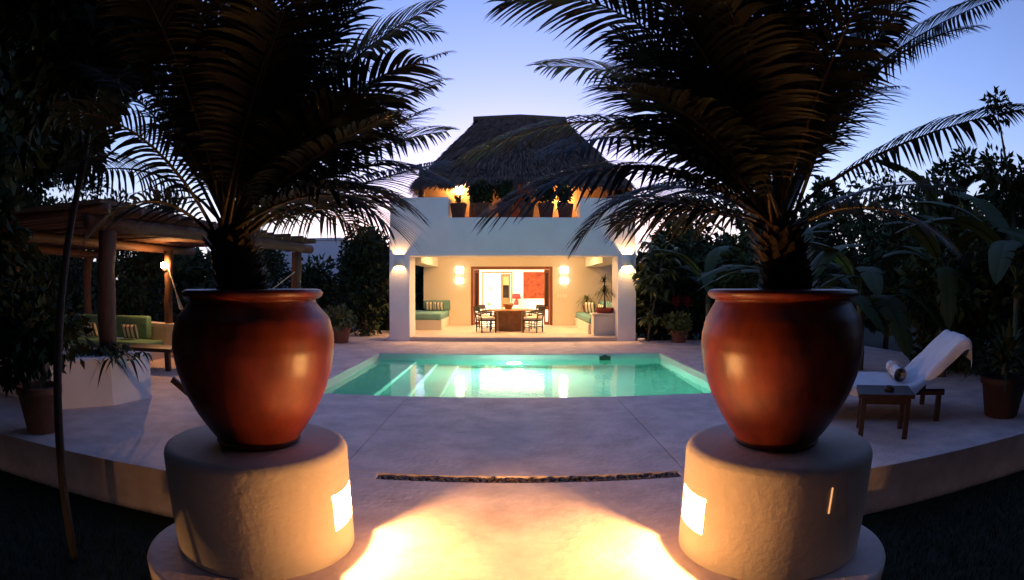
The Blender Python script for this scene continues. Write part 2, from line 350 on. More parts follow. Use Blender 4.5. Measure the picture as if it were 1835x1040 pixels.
# thatched hip roof
rid = [(-1.12, 21.0, 7.85), (1.80, 21.0, 7.85)]; ev = [(-3.0, 17.9, 4.90), (3.65, 17.9, 4.90), (3.65, 24.6, 4.90), (-3.0, 24.6, 4.90)]
q = MB(); q.add(ev+rid, [(0,1,5,4),(1,2,5),(2,3,4,5),(3,0,4),(3,2,1,0)]); roof = q.build('thatched_roof', M_thatch, hs)
A = [np.array(v) for v in ev]; B = [np.array(v) for v in rid]
rows = []
for (p0, p1, t0, t1) in ((A[0], A[1], B[0], B[1]), (A[3], A[0], B[0], B[0]), (A[1], A[2], B[1], B[1])):
    n = 5200; u = rng.random(n)[:, None]; v = (rng.random(n)**1.0)[:, None]; v[:900] = rng.random((900, 1))*.03
    base = (p0+(p1-p0)*u)*(1-v)+(t0+(t1-t0)*u)*v
    down = unit((p0+(p1-p0)*u)-(t0+(t1-t0)*u)); nrm = unit(np.cross(p1-p0, t0-p0))
    if nrm[2] < 0: nrm = -nrm
    side = unit(np.cross(down, nrm)); L = .25+.35*rng.random((n, 1)); w = .012+.03*rng.random((n, 1))
    b0 = base+nrm*(.01+.09*rng.random((n, 1))); b1 = b0+down*L+nrm*(-.03+.10*rng.random((n, 1)))+side*rng.normal(size=(n, 1))*.03
    b1[:900, 2] -= .1*rng.random(900)
    rows.append(np.stack([b0-side*w, b0+side*w, b1+side*w*.4, b1-side*w*.4], 1))
o = quads('thatch', np.concatenate(rows), M_thatch, roof); o['kind'] = 'stuff'
q = MB(); q.tube([(-1.45, 21, 7.80), (.3, 21, 7.86), (2.05, 21, 7.80)], [.16, .18, .16], 10); q.build('ridge_cap', M_thatch, roof, True)

# ---- house lamps
def sconce(x, label, pw):
    t = thing('wall_sconce', label, 'wall lamp', (x, HY, 2.19), 0, 'sconces on the front pillars')
    vs = []; K = 14; q = MB()
    for rr in (.145, .137):
        for z in (-.03, .31):
            vs += [(rr*math.cos(math.pi+math.pi*k/K), rr*math.sin(math.pi+math.pi*k/K)*.9-.002, z) for k in range(K+1)]
    n = K+1; fs = []
    for k in range(K):
        fs += [(k, k+1, n+k+1, n+k), (2*n+k+1, 2*n+k, 3*n+k, 3*n+k+1), (k+1, k, 2*n+k, 2*n+k+1), (n+k, n+k+1, 3*n+k+1, 3*n+k)]
    q.add(vs, fs); q.build('shade', M_white, t, True)
    bulb(glow('sconce_bulb_%g' % pw, WARM2, pw), .03, (0, -.06, .14), t)
    q = MB(); q.tube([(0, .0, .14), (0, -.045, .14)], .015, 8); q.build('holder', M_white, t)
sconce(-3.25, 'white half-round wall sconce on the left front pillar', 190)
sconce(3.33, 'white half-round wall sconce on the right front pillar beside small tree', 420)
for xx, zz, lab in ((-1.96, 2.06, 'upper square glowing wall light left of the doorway'), (-1.96, 1.66, 'lower square glowing wall light left of the doorway'),
                    (1.94, 2.06, 'upper square glowing wall light right of the doorway'), (1.94, 1.66, 'lower square glowing wall light right of the doorway')):
    t = thing('wall_light', lab, 'wall light', (xx, BW, zz), 0, 'square wall lights beside the doorway')
    q = MB(); q.rbox(-.16, .16, -.035, -.001, 0, .245, .008); q.build('frame', M_white, t)
    q = MB(); q.rbox(-.145, .145, -.06, -.036, .015, .23, .008); q.build('diffuser', glow('wall_light_glass', (1, .8, .55), 2.6), t)
for xx, yy in ((-2.0, 19.0), (.0, 18.6), (2.0, 19.0), (-1.1, 18.4), (1.1, 18.4)):
    t = thing('ceiling_downlight', 'small recessed downlight in the terrace ceiling behind the lintel', 'ceiling light', (xx, yy, 2.72), 0, 'terrace ceiling downlights')
    q = MB(); q.lathe([(.08, 0), (.08, -.02), (.06, -.022)], 20); q.build('ring', M_white, t)
    q = MB(); q.lathe([(.055, -.023), (.055, -.03), (.04, -.036)], 16); q.build('lens', glow('downlight_lens', WARM2, 185), t)
for xx, yy in ((-1.6, 23.4), (1.6, 23.4), (-.9, 27.3), (1.5, 27.3)):
    t = thing('room_ceiling_light', 'round ceiling light inside the bright room behind the doorway', 'ceiling light', (xx, yy, 2.72), 0, 'room ceiling lights')
    q = MB(); q.lathe([(.16, 0), (.16, -.03), (.10, -.06)], 24); q.build('diffuser', glow('room_lamp_%d' % yy, (1, .82, .58), 150 if yy > 26 else 62), t)
t = thing('terrace_lamp', 'glowing square lamp on the ochre wall of the roof terrace', 'wall lamp', (-1.75, 19.0, 4.62))
q = MB(); q.rbox(-.14, .14, -.05, -.001, 0, .30, .01); q.build('back_plate', M_white, t)
q = MB(); q.rbox(-.12, .12, -.16, -.051, .03, .27, .02); q.build('diffuser', glow('terrace_lamp_glass', WARM2, 20), t)
t = thing('terrace_lamp', 'glowing lamp on the ochre roof terrace wall behind the rightmost ledge pot', 'wall lamp', (1.7, 19.0, 4.3))
q = MB(); q.rbox(-.12, .12, -.05, -.001, 0, .26, .01); q.build('back_plate', M_white, t)
q = MB(); q.rbox(-.10, .10, -.16, -.051, .03, .23, .02); q.build('diffuser', MATS['terrace_lamp_glass'], t)

# ---- things in the room
t = thing('painting', 'large red textured painting on the room wall behind the doorway', 'painting', (1.04, RB, 1.03))
q = MB(); q.rbox(-.54, .54, -.05, -.002, 0, 1.17, .006); q.build('canvas', M_paint, t)
t = thing('table_lamp', 'red shaded table lamp on the ledge left of the painting', 'lamp', (.20, RB-.075, 1.021))
t.location = (.19, RB-.35, .75)
q = MB(); q.lathe([(.09, 0), (.10, .03), (.10, .12), (.06, .2), (.02, .22), (.015, .30)], 20); q.build('base', mat('red_ceramic', (.45, .03, .03), rough=.3), t, True)
q = MB(); q.lathe([(.21, .28), (.15, .50), (.147, .50), (.205, .285)], 28); q.build('lamp_shade', mat('red_shade', (.5, .03, .03), rough=.8, emit=(1, .05, .04), strength=.035), t, True)
bulb(glow('table_bulb', WARM2, 40), .03, (0, 0, .36), t)
t = thing('side_cabinet', 'low pale cabinet under the red table lamp', 'cabinet', (.19, RB-.35, ZF))
t.location = (-.02, RB-.36, ZF)
q = MB(); q.rbox(-.02, .26, -.2, .18, .08, .628, .01); q.build('body', M_room, t)
for sx in (.02, .22):
    q = MB(); q.box(sx-.015, sx+.015, -.15, -.12, 0, .08); q.build('leg', M_dark, t)
t = thing('framed_print', 'small yellow framed print on the far bright room wall', 'picture', (-1.08, RB+3.6, 1.30))
q = MB(); q.rbox(-.13, .13, -.03, -.002, 0, .30, .006); q.build('frame', M_room, t)
q = MB(); q.box(-.10, .10, -.036, -.031, .03, .27); q.build('print', mat('yellow_print', (.6, .45, .1), rough=.8, var=.4), t)
t = thing('side_table', 'small pale side table with green bowl in the far bright room', 'table', (-1.1, RB+2.3, ZF))
q = MB(); q.rbox(-.5, .5, -.25, .25, .45, .5, .01); q.build('table_top', M_room, t)
for sx in (-.45, .45):
    for sy in (-.2, .2):
        q = MB(); q.box(sx-.02, sx+.02, sy-.02, sy+.02, 0, .45); q.build('leg', M_room, t)
t = thing('green_bowl', 'small green bowl on the side table in the far room', 'bowl', (-1.1, RB+2.3, ZF+.501))
q = MB(); q.lathe([(.05, 0), (.12, .07), (.15, .15), (.14, .15), (.04, .02)], 20); q.build('bowl', mat('green_glaze', (.05, .18, .08), rough=.3), t, True)

# ---- terrace furniture
t = thing('dining_table', 'round wooden dining table on a faceted pedestal', 'table', (-.07, 19.05, ZF))
q = MB(); q.lathe([(.74, .655), (.77, .66), (.78, .675), (.78, .69), (.76, .70)], 56); q.build('table_top', M_tabl, t)
q = MB(); q.lathe([(.50, 0), (.53, .64), (.53, .655)], 8); o = q.build('pedestal', M_tabl, t); o.rotation_euler = (0, 0, R(0))
t = thing('wooden_bowl', 'brown wooden bowl in the middle of the dining table', 'bowl', (-.12, 18.95, ZF+.701))
q = MB(); q.lathe([(.09, 0), (.11, .02), (.17, .13), (.19, .19), (.175, .19), (.15, .12), (.05, .03)], 28); q.build('bowl', M_oak, t, True)
def chair(name, label, loc, rz):
    t = thing(name, label, 'chair', loc, rz, 'dark wooden armchairs around the table')
    for sx in (-1, 1):
        for sy in (-1, 1):
            q = MB(); h = .44 if False else (.66 if sy > 0 else .66)
            if sy > 0: q.tube([(sx*.25, .23, 0), (sx*.25, .23, .62)], .021, 8)
            else: q.tube([(sx*.25, -.23, 0), (sx*.25, -.24, .42), (sx*.25, -.32, .82)], [.022, .022, .018], 8)
            q.build('leg', M_dark, t, True)
        q = MB(); q.tube([(sx*.25, -.27, .60), (sx*.26, 0, .64), (sx*.25, .24, .62)], [.018, .024, .02], 8); q.build('armrest', M_dark, t, True)
        q = MB(); q.tube([(sx*.25, -.23, .16), (sx*.25, .23, .16)], .013, 6); q.build('stretcher', M_dark, t)
    for yy in (-.23, .23):
        q = MB(); q.tube([(-.25, yy, .20), (.25, yy, .20)], .013, 6); q.build('stretcher', M_dark, t)
    q = MB(); q.rbox(-.26, .26, -.24, .24, .36, .40, .01); q.build('seat_frame', M_dark, t)
    q = MB(); q.rbox(-.255, .255, -.225, .25, .401, .49, .035, 4); q.build('seat_cushion', M_weave, t, True)
    m3 = Matrix.Rotation(R(11), 3, 'X')
    q = MB(); q.obox((0, -.305, .745), (.48, .025, .15), m3); q.build('backrest', M_dark, t)
    q = MB(); q.obox((0, -.272, .565), (.48, .02, .05), m3); q.build('back_rail', M_dark, t)
chair('armchair', 'dark armchair with pale seat in front at the left of the table', (-.82, 18.25, ZF), R(-68))
chair('armchair', 'dark armchair half hidden behind the front left armchair', (-.78, 19.75, ZF), R(-118))
chair('armchair', 'dark armchair with pale seat in front at the right of the table', (.66, 18.28, ZF), R(66))
chair('armchair', 'dark armchair behind the table on the right, only its back showing', (.72, 19.85, ZF), R(120))

def cushion(name, x0, x1, y0, y1, z0, z1, m, parent, b=.05):
    q = MB(); q.rbox(x0, x1, y0, y1, z0, z1, b, 4); return q.build(name, m, parent, True)
def pillow(label, loc, w, h, rot, group='striped scatter pillows'):
    t = thing('striped_pillow', label, 'pillow', loc, 0, group); t.rotation_euler = rot
    n = 14; vs = []; fs = []
    for s in (1, -1):
        for i in range(n+1):
            for j in range(n+1):
                a, b = -1+2*i/n, -1+2*j/n
                th = .075*(max(0, (1-a**4)*(1-b**4)))**.5
                pin = 1-.07*(1-abs(a))*0-.06*(1-(abs(a)*abs(b)))*0
                vs.append((a*w/2*pin*(1-.06*(1-b*b)*0+.0), s*th, h/2+b*h/2*(1-.05*(1-a*a))))
    k = (n+1)**2
    for s in range(2):
        for i in range(n):
            for j in range(n):
                f = (s*k+i*(n+1)+j, s*k+(i+1)*(n+1)+j, s*k+(i+1)*(n+1)+j+1, s*k+i*(n+1)+j+1); fs.append(f if s else f[::-1])
    q = MB(); q.add(vs, fs); q.build('cover', M_strip, t, True)
# left daybed
t = thing('daybed', 'cream masonry daybed with teal cushions at the left of the terrace', 'daybed', (0, 0, ZF))
q = MB(); q.rbox(-3.68, -2.33, 19.0, 21.49, 0, .335, .01); q.build('base', M_cream, t)
cushion('seat_cushion', -3.68, -2.345, 18.99, 21.47, .336, .56, M_cush, t)
cushion('back_cushion', -3.30, -2.30, 21.22, 21.48, .561, .93, M_cush, t)
pillow('striped pillow on the left daybed, nearer the wall corner', (-2.98, 21.06, ZF+.565), .42, .34, (R(18), 0, R(4)))
pillow('striped pillow on the left daybed, nearer the doorway', (-2.66, 21.0, ZF+.565), .38, .33, (R(20), 0, R(-8)))
# right bench
t = thing('bench', 'cream masonry bench with teal cushions along the right side of the terrace', 'bench', (0, 0, ZF))
q = MB(); q.rbox(2.33, 3.5, 17.5, 21.49, 0, .30, .01); q.build('base', M_cream, t)
q = MB(); q.rbox(2.42, 3.046, 16.95, 17.49, 0, .60, .012); q.build('end_block', M_cream, t)
q = MB(); q.rbox(2.37, 3.08, 16.90, 17.495, .601, .655, .02); q.build('ledge', M_cream, t)
q = MB(); q.rbox(3.42, 3.55, 17.5, 21.49, .301, .70, .01); q.build('back_wall', M_cream, t)
cushion('seat_cushion', 2.36, 3.18, 17.52, 21.3, .301, .50, M_cush, t)
for k in range(3): cushion('back_cushion', 3.19, 3.41, 17.55+k*1.25, 18.75+k*1.25, .502, .93, M_cush, t)
pillow('striped pillow standing at the far end of the right bench', (2.78, 20.2, ZF+.505), .42, .42, (R(20), 0, R(-30)))
pillow('striped pillow leaning on the back cushion of the right bench', (3.02, 18.6, ZF+.505), .42, .40, (R(24), R(8), R(-70)))
t = thing('switch_panel', 'row of four small switch plates on the wall right of the doorway', 'switch', (1.68, BW, 1.16))
for k in range(4):
    q = MB(); q.rbox(k*.1, k*.1+.075, -.01, -.001, 0, .12, .004); q.build('switch', M_room, t)

# ---- generic pots
def flower_pot(t, r, h, m=M_terra, rim=True):
    q = MB(); pr = [(r*.66, 0), (r*.70, .01), (r*.93, h*.82)]
    if rim: pr += [(r*1.0, h*.83), (r*1.02, h*.97), (r*.98, h)]
    else: pr += [(r*.98, h*.98), (r*.96, h)]
    pr += [(r*.86, h*.99), (r*.84, h*.9)]
    q.lathe(pr, 28); q.build('pot', m, t, True)
    q = MB(); q.lathe([(r*.83, h*.88), (r*.83, h*.905), (.01, h*.92)], 20); q.build('soil', M_soil, t)
def spiky(t, n, base, ln, wd, lo, hi, droop, m, name='foliage'):
    d = fan_dirs(n, lo, hi); b = np.array(base)[None, :]+rng.normal(size=(n, 3))*np.array([.02, .02, .03])
    return strips(name, ribbons(b, d, ln*(.6+.5*rng.random(n)), wd, droop, 7), m, t)
def bushy(t, n, c, r, ln, wd, m, clumps=10, cr=.15, name='foliage'):
    Q, cc = cloud(n, c, r, clumps, cr, ln, wd); o = quads(name, Q, m, t)
    q = MB()
    for k in cc[:8]:
        q.tube([(0, 0, c[2]-r[2]), ((k[0])*.4, k[1]*.4, (c[2]-r[2]+k[2])/2), tuple(k)], [.012, .008, .005], 5)
    q.build('stems', M_bark, t); return o
led = [('bushy dark green plant with feathery leaves in the leftmost ledge pot', -1.57, 'palm'), ('dense round dark shrub in the second ledge pot from the left', -.89, 'bush'), ('leafy plant in the third ledge pot from the left', -.20, 'bush'),
       ('leafy plant in the fourth ledge pot from the left', .42, 'palm'), ('leafy plant in the fifth ledge pot from the left', 1.0, 'bush'), ('leafy plant in the rightmost ledge pot', 1.56, 'bush2')]
for lab, xx, kind in led:
    t = thing('potted_plant', lab.replace('plant', 'plant', 1), 'potted plant', (xx, 16.78, 3.551), random.random()*6, 'potted plants on the roof ledge')
    flower_pot(t, .25+random.uniform(-.01, .015), .45, mat('dark_terracotta', (.13, .045, .025), rough=.75, var=.25, scale=8, bump=.2), rim=False)
    if kind == 'palm': spiky(t, 120, (0, 0, .5), .62, .022, 5, 85, .45, M_leafB); q = MB(); q.tube([(0,0,.4),(0,0,.55)], .03, 8); q.build('stem', M_bark, t)
    elif kind == 'bush': bushy(t, 900, (0, 0, .80), (.36, .36, .34), .12, .06, M_leafA, 12, .17)
    else: bushy(t, 380, (0, 0, .72), (.28, .28, .26), .12, .06, M_leafB, 8, .14)
t = thing('potted_palm', 'thin leaved ponytail plant in a red bowl on the bench end block', 'potted plant', (2.78, 17.2, ZF+.656))
q = MB(); q.lathe([(.21, 0), (.25, .02), (.27, .14), (.28, .16), (.25, .16), (.24, .12)], 28); q.build('pot', mat('red_bowl', (.24, .035, .02), rough=.6, var=.2), t, True)
q = MB(); q.lathe([(.24, .12), (.235, .135), (.02, .145)], 20); q.build('soil', M_soil, t)
q = MB(); q.tube([(0,0,.12),(.01,0,.3),(0,0,.62)], [.045, .03, .022], 8); q.build('stem', M_bark, t, True)
spiky(t, 130, (0, 0, .62), .60, .014, -5, 85, .75, M_leafB); spiky(t, 80, (0, 0, .95), .42, .014, 10, 88, .6, M_leafB, 'upper_foliage')
q = MB(); q.tube([(0,0,.6),(.0,0,.98)], .018, 8); q.build('upper_stem', M_bark, t, True)
t = thing('potted_palm', 'thin leaved ponytail plant in terracotta behind the right bench pillows', 'potted plant', (2.85, 21.0, ZF+.505))
t.location = (2.72, 20.9, ZF+.51)
flower_pot(t, .16, .26); spiky(t, 170, (0, 0, .42), .62, .016, 0, 85, .75, M_leafS); q = MB(); q.tube([(0,0,.22),(0,0,.44)], .025, 8); q.build('stem', M_bark, t)

# ================================================================ PEDESTALS, GREAT POTS, CYCADS
def pedestal(label, loc, rad, ang, pw):
    t = thing('pedestal', label, 'pedestal', loc, 0, 'round stucco pedestals')
    H = .665; n = 120; st = 360/n
    lo = int(round((ang-15)/st)); hi = lo+10
    zs = [(rad, 0), (rad, .195), (rad, .415), (rad, H-.05), (rad-.006, H-.03), (rad-.018, H-.012), (rad-.04, H-.002), (rad-.07, H)]
    vs = [(r*math.cos(R(k*st)), r*math.sin(R(k*st)), z) for r, z in zs for k in range(n)]
    fs = []
    inn = lambda k: any((k-lo) % n == j for j in range(10))
    for i in range(len(zs)-1):
        for k in range(n):
            if i == 1 and inn(k): continue
            fs.append((i*n+k, i*n+(k+1) % n, (i+1)*n+(k+1) % n, (i+1)*n+k))
    fs.append(tuple((len(zs)-1)*n+k for k in range(n)))
    q = MB(); q.add(vs, fs); me = bpy.data.meshes.new('body'); me.from_pydata(q.v, [], q.f); me.update()
    o = link('body', me, M_ped, t, True)
    # niche box
    a = R(ang); nx = Vector((math.cos(a), math.sin(a), 0)); sx = Vector((-math.sin(a), math.cos(a), 0)); back = rad*math.cos(R(15))-.13
    arc = [Vector((rad*math.cos(R((lo+j)*st)), rad*math.sin(R((lo+j)*st)), 0)) for j in range(11)]
    vs = []; fs = []
    for z in (.195, .415):
        vs += [p+Vector((0, 0, z)) for p in arc]; vs += [nx*back+sx*p.dot(sx)+Vector((0, 0, z)) for p in arc]
    for j in range(10):
        fs += [(j, j+1, 11+j+1, 11+j), (22+j, 22+j+1, 33+j+1, 33+j), (11+j, 11+j+1, 33+j+1, 33+j)]
    fs += [(0, 11, 33, 22), (10, 21, 43, 32)]
    q = MB(); q.add(vs, fs); me = bpy.data.meshes.new('lamp_niche'); me.from_pydata(q.v, [], q.f); me.update(); link('lamp_niche', me, M_white, t)
    bl = bulb(glow('pedestal_bulb_%g' % pw, WARM, pw), .024, tuple(nx*(back+.055)+Vector((0, 0, .352))), t)
    q = MB(); q.tube([nx*back+Vector((0, 0, .352)), nx*(back+.033)+Vector((0, 0, .352))], .012, 8); q.build('lamp_holder', M_white, t)
    return t
PL = (-1.57, 3.14, 0); PR = (1.63, 3.10, 0)
pedestal('pale round pedestal with lit niche under the left great pot', PL, .59, -3, 950)
pr_ = pedestal('pale round pedestal with lit niche and painted light streak under the right great pot', PR, .60, 185.5, 950)
q = MB(); q.rbox(-.004, .004, -.606, -.598, .40, .55, .001); o = q.build('painted_light_streak', glow('painted_streak_glow', (1, .45, .16), .09), pr_); o.rotation_euler = (0, 0, R(4))  # faintly glowing strip imitates a streak of lamp light falling on the pedestal
def great_pot(label, loc, k=1.0, kr=1.0):
    t = thing('great_pot', label, 'pot', loc, 0, 'great terracotta pots on pedestals')
    pr = [(.215, 0), (.245, .004), (.255, .02), (.25, .035), (.29, .09), (.36, .20), (.42, .32), (.462, .45), (.482, .57), (.478, .66), (.455, .75), (.42, .82), (.405, .845), (.405, .855), (.43, .862), (.447, .878), (.45, .895), (.438, .91), (.415, .916), (.385, .91), (.375, .88), (.375, .80)]
    # refine profile
    P = np.array(pr); P[11:, 0] *= kr; tt = np.arange(len(P)); ti = np.linspace(0, len(P)-1, 90)
    pr = list(zip(np.interp(ti, tt, P[:, 0])*k, np.interp(ti, tt, P[:, 1])))
    q = MB(); q.lathe(pr, 96, wob=.004); q.build('body', M_pot, t, True)
    q = MB(); q.lathe([(.374*k*kr, .80), (.374*k*kr, .815), (.02, .84)], 40); q.build('soil', M_soil, t)
great_pot('huge glossy red terracotta pot on the left pedestal', (PL[0]+.035, PL[1], .666), 1.05, .93)
great_pot('huge glossy red terracotta pot on the right pedestal', (PR[0]-.035, PR[1], .666), 1.05, .99)

def frond(parent, P0, M, T, w=.0235, Lm=.44, seed=0):
    P0, M, T = (np.array(v, float) for v in (P0, M, T)); Cc = 2*M-.5*(P0+T)
    t = np.linspace(0, 1, 40)[:, None]; B = (1-t)**2*P0+2*t*(1-t)*Cc+t*t*T
    seg = np.linalg.norm(np.diff(B, axis=0), axis=1); s = np.concatenate([[0], np.cumsum(seg)]); L = s[-1]
    q = MB(); idx = np.linspace(0, 39, 11).astype(int); q.tube([B[i] for i in idx], [.014*(1-.85*i/39) for i in idx], 6); ra = q.build('frond', M_rachis, parent, True)
    n = int(L*.80/.031); sp = np.repeat(np.linspace(L*.22, L*.995, n), 2)+rng.normal(size=2*n)*.004; sg = np.tile([1., -1.], n)
    pos = np.stack([np.interp(sp, s, B[:, k]) for k in range(3)], 1); e = .01
    tan = unit(np.stack([np.interp(sp+e, s, B[:, k]) for k in range(3)], 1)-np.stack([np.interp(sp-e, s, B[:, k]) for k in range(3)], 1)+1e-6)
    # at the very tip keep the previous direction
    tan[-4:] = tan[-6]
    h = T-P0; h[2] = 0; h = h/max(np.linalg.norm(h), 1e-6); side = np.array([-h[1], h[0], 0]); side = side+np.array([0, 0, 1])*random.uniform(-.35, .35)
    sd = unit(side[None]-tan*(tan@side)[:, None]); nn = np.cross(sd, tan); nn *= np.sign(nn[:, 2:3]+1e-9)
    f = (sp/L-.22)/.78; prof = np.interp(f, [0, .12, .35, .6, .85, 1], [.35, .75, 1, .92, .6, .25])
    ang = np.radians(np.interp(f, [0, .5, 1], [74, 60, 28])+rng.normal(size=2*n)*4)
    d = unit(tan*np.cos(ang)[:, None]+sd*sg[:, None]*np.sin(ang)[:, None]+nn*.20)
    ln = Lm*prof*(.9+.2*rng.random(2*n)); k = 6; u = np.linspace(0, 1, k)
    P = pos[:, None]+d[:, None]*(ln[:, None]*u)[..., None]
    P[..., 2] -= (.42*ln[:, None])*u**2.2; P += tan[:, None]*(.12*ln[:, None]*u**2)[..., None]
    wv = unit(np.cross(d, nn)); ww = w*np.array([.55, .95, 1, .85, .55, .04])[None, :]*(.5+.5*prof)[:, None]
    tw = wv[:, None]*ww[..., None]*.5
    o = strips('leaflets', np.stack([P-tw, P+tw], 2), M_frond, ra); o['kind'] = 'stuff'
def cycad(label, base, crown, data, extra):
    t = thing('cycad', label, 'cycad palm', base, 0, 'cycads in the great pots')
    b = np.array(base); cr = np.array(crown)-b
    q = MB(); pts = [(0, 0, -.02), tuple(cr*.4*np.array([.7, .7, 1])), tuple(cr*.8), tuple(cr+np.array([0, 0, .05]))]
    q.tube(pts, [.15, .155, .15, .10], 16); q.build('trunk', M_fiber, t, True)
    n = 260; hh = rng.random(n); a = rng.random(n)*2*math.pi
    c0 = cr[None]*hh[:, None]+np.stack([np.cos(a), np.sin(a), 0*a], 1)*.145; d = unit(np.stack([np.cos(a), np.sin(a), 1.1+0*a], 1))
    o = strips('leaf_bases', ribbons(c0-d*.02, d, .07+.06*rng.random(n), .045, .1, 4), M_fiber, t); o['kind'] = 'stuff'
    for i_, m in enumerate(data): frond(t, cr+rng.normal(size=3)*np.array([.035, .035, .03]), np.array(m[:3])-b, np.array(m[3:])-b, *((.028, .50) if i_ < 8 else ()))
    for az, el, ln, dp in extra:
        h = np.array([math.cos(R(az)), math.sin(R(az)), 0]); d = h*math.cos(R(el))+np.array([0, 0, math.sin(R(el))])
        for _ in range(12):                       # keep the crown within its own width on the pool side
            mm = cr+d*ln*.55+h*.05; tt = cr+d*ln+h*.2*ln-np.array([0, 0, dp]); wx = tt+b
            if (b[0] < 0 and wx[0] < -.19*wx[1]) or (b[0] > 0 and wx[0] > .17*wx[1]): break
            ln *= .9; dp *= .9
        frond(t, cr+rng.normal(size=3)*.03, mm, tt)
FR = [(0.84,3,3.02,-0.04,2.9,3.17),(1.09,3.6,2.86,0.22,4.2,3.29),(0.78,3.3,2.56,-0.28,3.5,2.4),(0.74,2.9,2.22,-0.09,2.8,1.97),(1.04,3.8,2.28,0.48,4,1.94),(1.36,4.3,2.33,0.95,5,2.15),(2.18,3,2.89,4.02,2.7,3.97),
(2.19,2.8,2.39,3.39,2.4,2.78),(2.23,3.6,2.7,3.22,4,4.11),(1.57,3.2,2.72,1.46,2.8,3.6),(1.08,2.7,2.65,0.57,2.2,3.01),(1.6,2.8,2.61,1.73,2.3,3.3),(1.24,3.6,3.15,0.55,3.8,3.79),(1.67,3.8,2.87,1.71,4.5,4.06),(2.17,4,2.98,2.8,4.6,4.29),
(1.43,3.9,2.7,0.84,4.7,3.51),(1.32,3.1,2.89,1.16,2.9,3.61),(2.12,3.3,2.86,3.12,3.2,4.06),(1.84,3,2.96,2.19,2.8,3.98),(0.86,3,2.35,0.21,2.6,2.22),(2.52,3.4,2.28,3.74,3.6,2.41),(1.84,2.6,2.02,2.12,2.2,1.83),
(1.24,2.6,2.73,1.03,2,3.26),(1.08,3.2,3.17,0.59,3,3.78),(2,3.6,3.48,2.44,3.8,4.68),(1.48,3.6,3.4,1.24,3.8,4.3)]
FL = [(-1.14,3.3,2.86,-0.5,3.5,3.48),(-1.21,3.8,2.87,-0.56,4.6,3.59),(-0.99,3,2.57,-0.5,2.8,2.75),(-1.08,3.3,2.51,-0.49,3.6,2.93),(-1.22,3.9,2.48,-0.54,4.6,2.87),(-0.97,3.1,2.24,-0.39,3.1,2.19),(-1.2,3.5,2.25,-0.66,3.7,2.1),(-1.1,3,2.1,-0.63,2.8,1.91),(-1.55,4,2.16,-1.27,4.6,2.07),(-1.25,2.9,2.8,-0.82,2.6,3.29),(-1.43,2.8,2.62,-1.2,2.4,3.31),(-1.76,2.9,2.66,-1.93,2.6,3.52),(-1.97,2.8,2.55,-2.41,2.4,3.15),(-2.05,2.7,2.4,-2.51,2.3,2.58),(-2.48,3.3,2.38,-3.58,3.4,2.46),(-2.05,2.8,2.09,-2.29,2.5,1.89),
(-2.45,3.6,2.99,-3.55,3.9,4.4),(-2.01,3.7,3.1,-2.37,4,4.34),(-1.75,3.9,3,-1.61,4.6,4.1),(-1.35,3.4,3.08,-0.87,3.6,3.8),(-1.27,2.6,2.83,-0.9,2.1,3.2),(-2.61,4,2.74,-3.77,4.8,3.72),
(-2.01,4.2,2.78,-2.17,5,3.8),(-1.01,3.6,2.49,-0.6,4,2.88),(-1.13,4.2,2.37,-0.58,5,2.7),(-1.04,2.8,2.39,-0.58,2.5,2.4),(-1.76,3.1,3.1,-1.84,2.9,3.94),(-1.5,3.4,3.31,-1.26,3.4,4.04),(-1.1,3.6,3.13,-0.58,4,3.5),(-1.03,3,3.07,-0.62,2.8,3.39)]
def ring(n, az, e0=52, e1=84):
    return [(az[0]+(az[1]-az[0])*(i+.5*random.random())/n, random.uniform(e0, e1), random.uniform(1.5, 2.1), random.uniform(.1, .45)) for i in range(n)]
cycad('tall arching cycad growing in the left great pot', (PL[0], PL[1], 1.49), (-1.74, 3.22, 1.90), FL, ring(20, (100, 330))+ring(14, (-25, 95), 42, 74)+ring(4, (-40, 60), 18, 35))
cycad('tall arching cycad growing in the right great pot', (PR[0], PR[1], 1.49), (1.56, 3.1, 1.92), FR, ring(16, (-150, 60))+ring(18, (105, 225), 38, 72)+ring(4, (130, 200), 15, 32))

# ================================================================ LEFT SIDE: pergola, seating, planter
t = thing('planter_wall', 'low white planter wall with rounded coping at the left of the deck', 'planter', (0, 0, .001))
poly = [(-5.20, 6.95), (-5.35, 6.16), (-5.95, 5.45), (-8.2, 5.9), (-8.2, 6.95)]
q = MB(); q.prism(poly, 0, .60); q.build('wall', M_stucco, t)
cen = Vector((-6.5, 6.3)); pp = [tuple(cen+(Vector(v)-cen)*1.02+(Vector(v)-cen).normalized()*.02) for v in poly]
q = MB(); q.prism(pp, .601, .66); me = q.build('coping', M_stucco, t)
bm = bmesh.new(); bm.from_mesh(me.data); bmesh.ops.bevel(bm, geom=bm.edges[:], offset=.025, segments=3, affect='EDGES'); bm.to_mesh(me.data); bm.free()
t = thing('trailing_plant', 'dark trailing plant with long leaves spilling over the planter wall', 'plant', (-5.75, 6.35, .655))
n = 150; b = rng.normal(size=(n, 3))*np.array([.38, .22, .03]); d = fan_dirs(n, 15, 80)
strips('foliage', ribbons(b, d, .30+.3*rng.random(n), .05, .95, 7), M_leafA, t)
q = MB(); q.tube([(-.3, 0, 0), (.0, 0, .06), (.35, 0, .0)], .02, 6); q.build('stem', M_bark, t)
pg = thing('pergola', 'rustic log pergola roof on thick round posts at the left', 'pergola', (0, 0, 0))
def log(name, a, b, r, m=M_log):
    a, b = Vector(a), Vector(b); k = 6
    q = MB(); q.tube([a.lerp(b, i/k)+Vector((random.uniform(-1, 1), random.uniform(-1, 1), random.uniform(-1, 1)))*r*.12 for i in range(k+1)], [r*random.uniform(.92, 1.06) for _ in range(k+1)], 12); return q.build(name, m, pg, True)
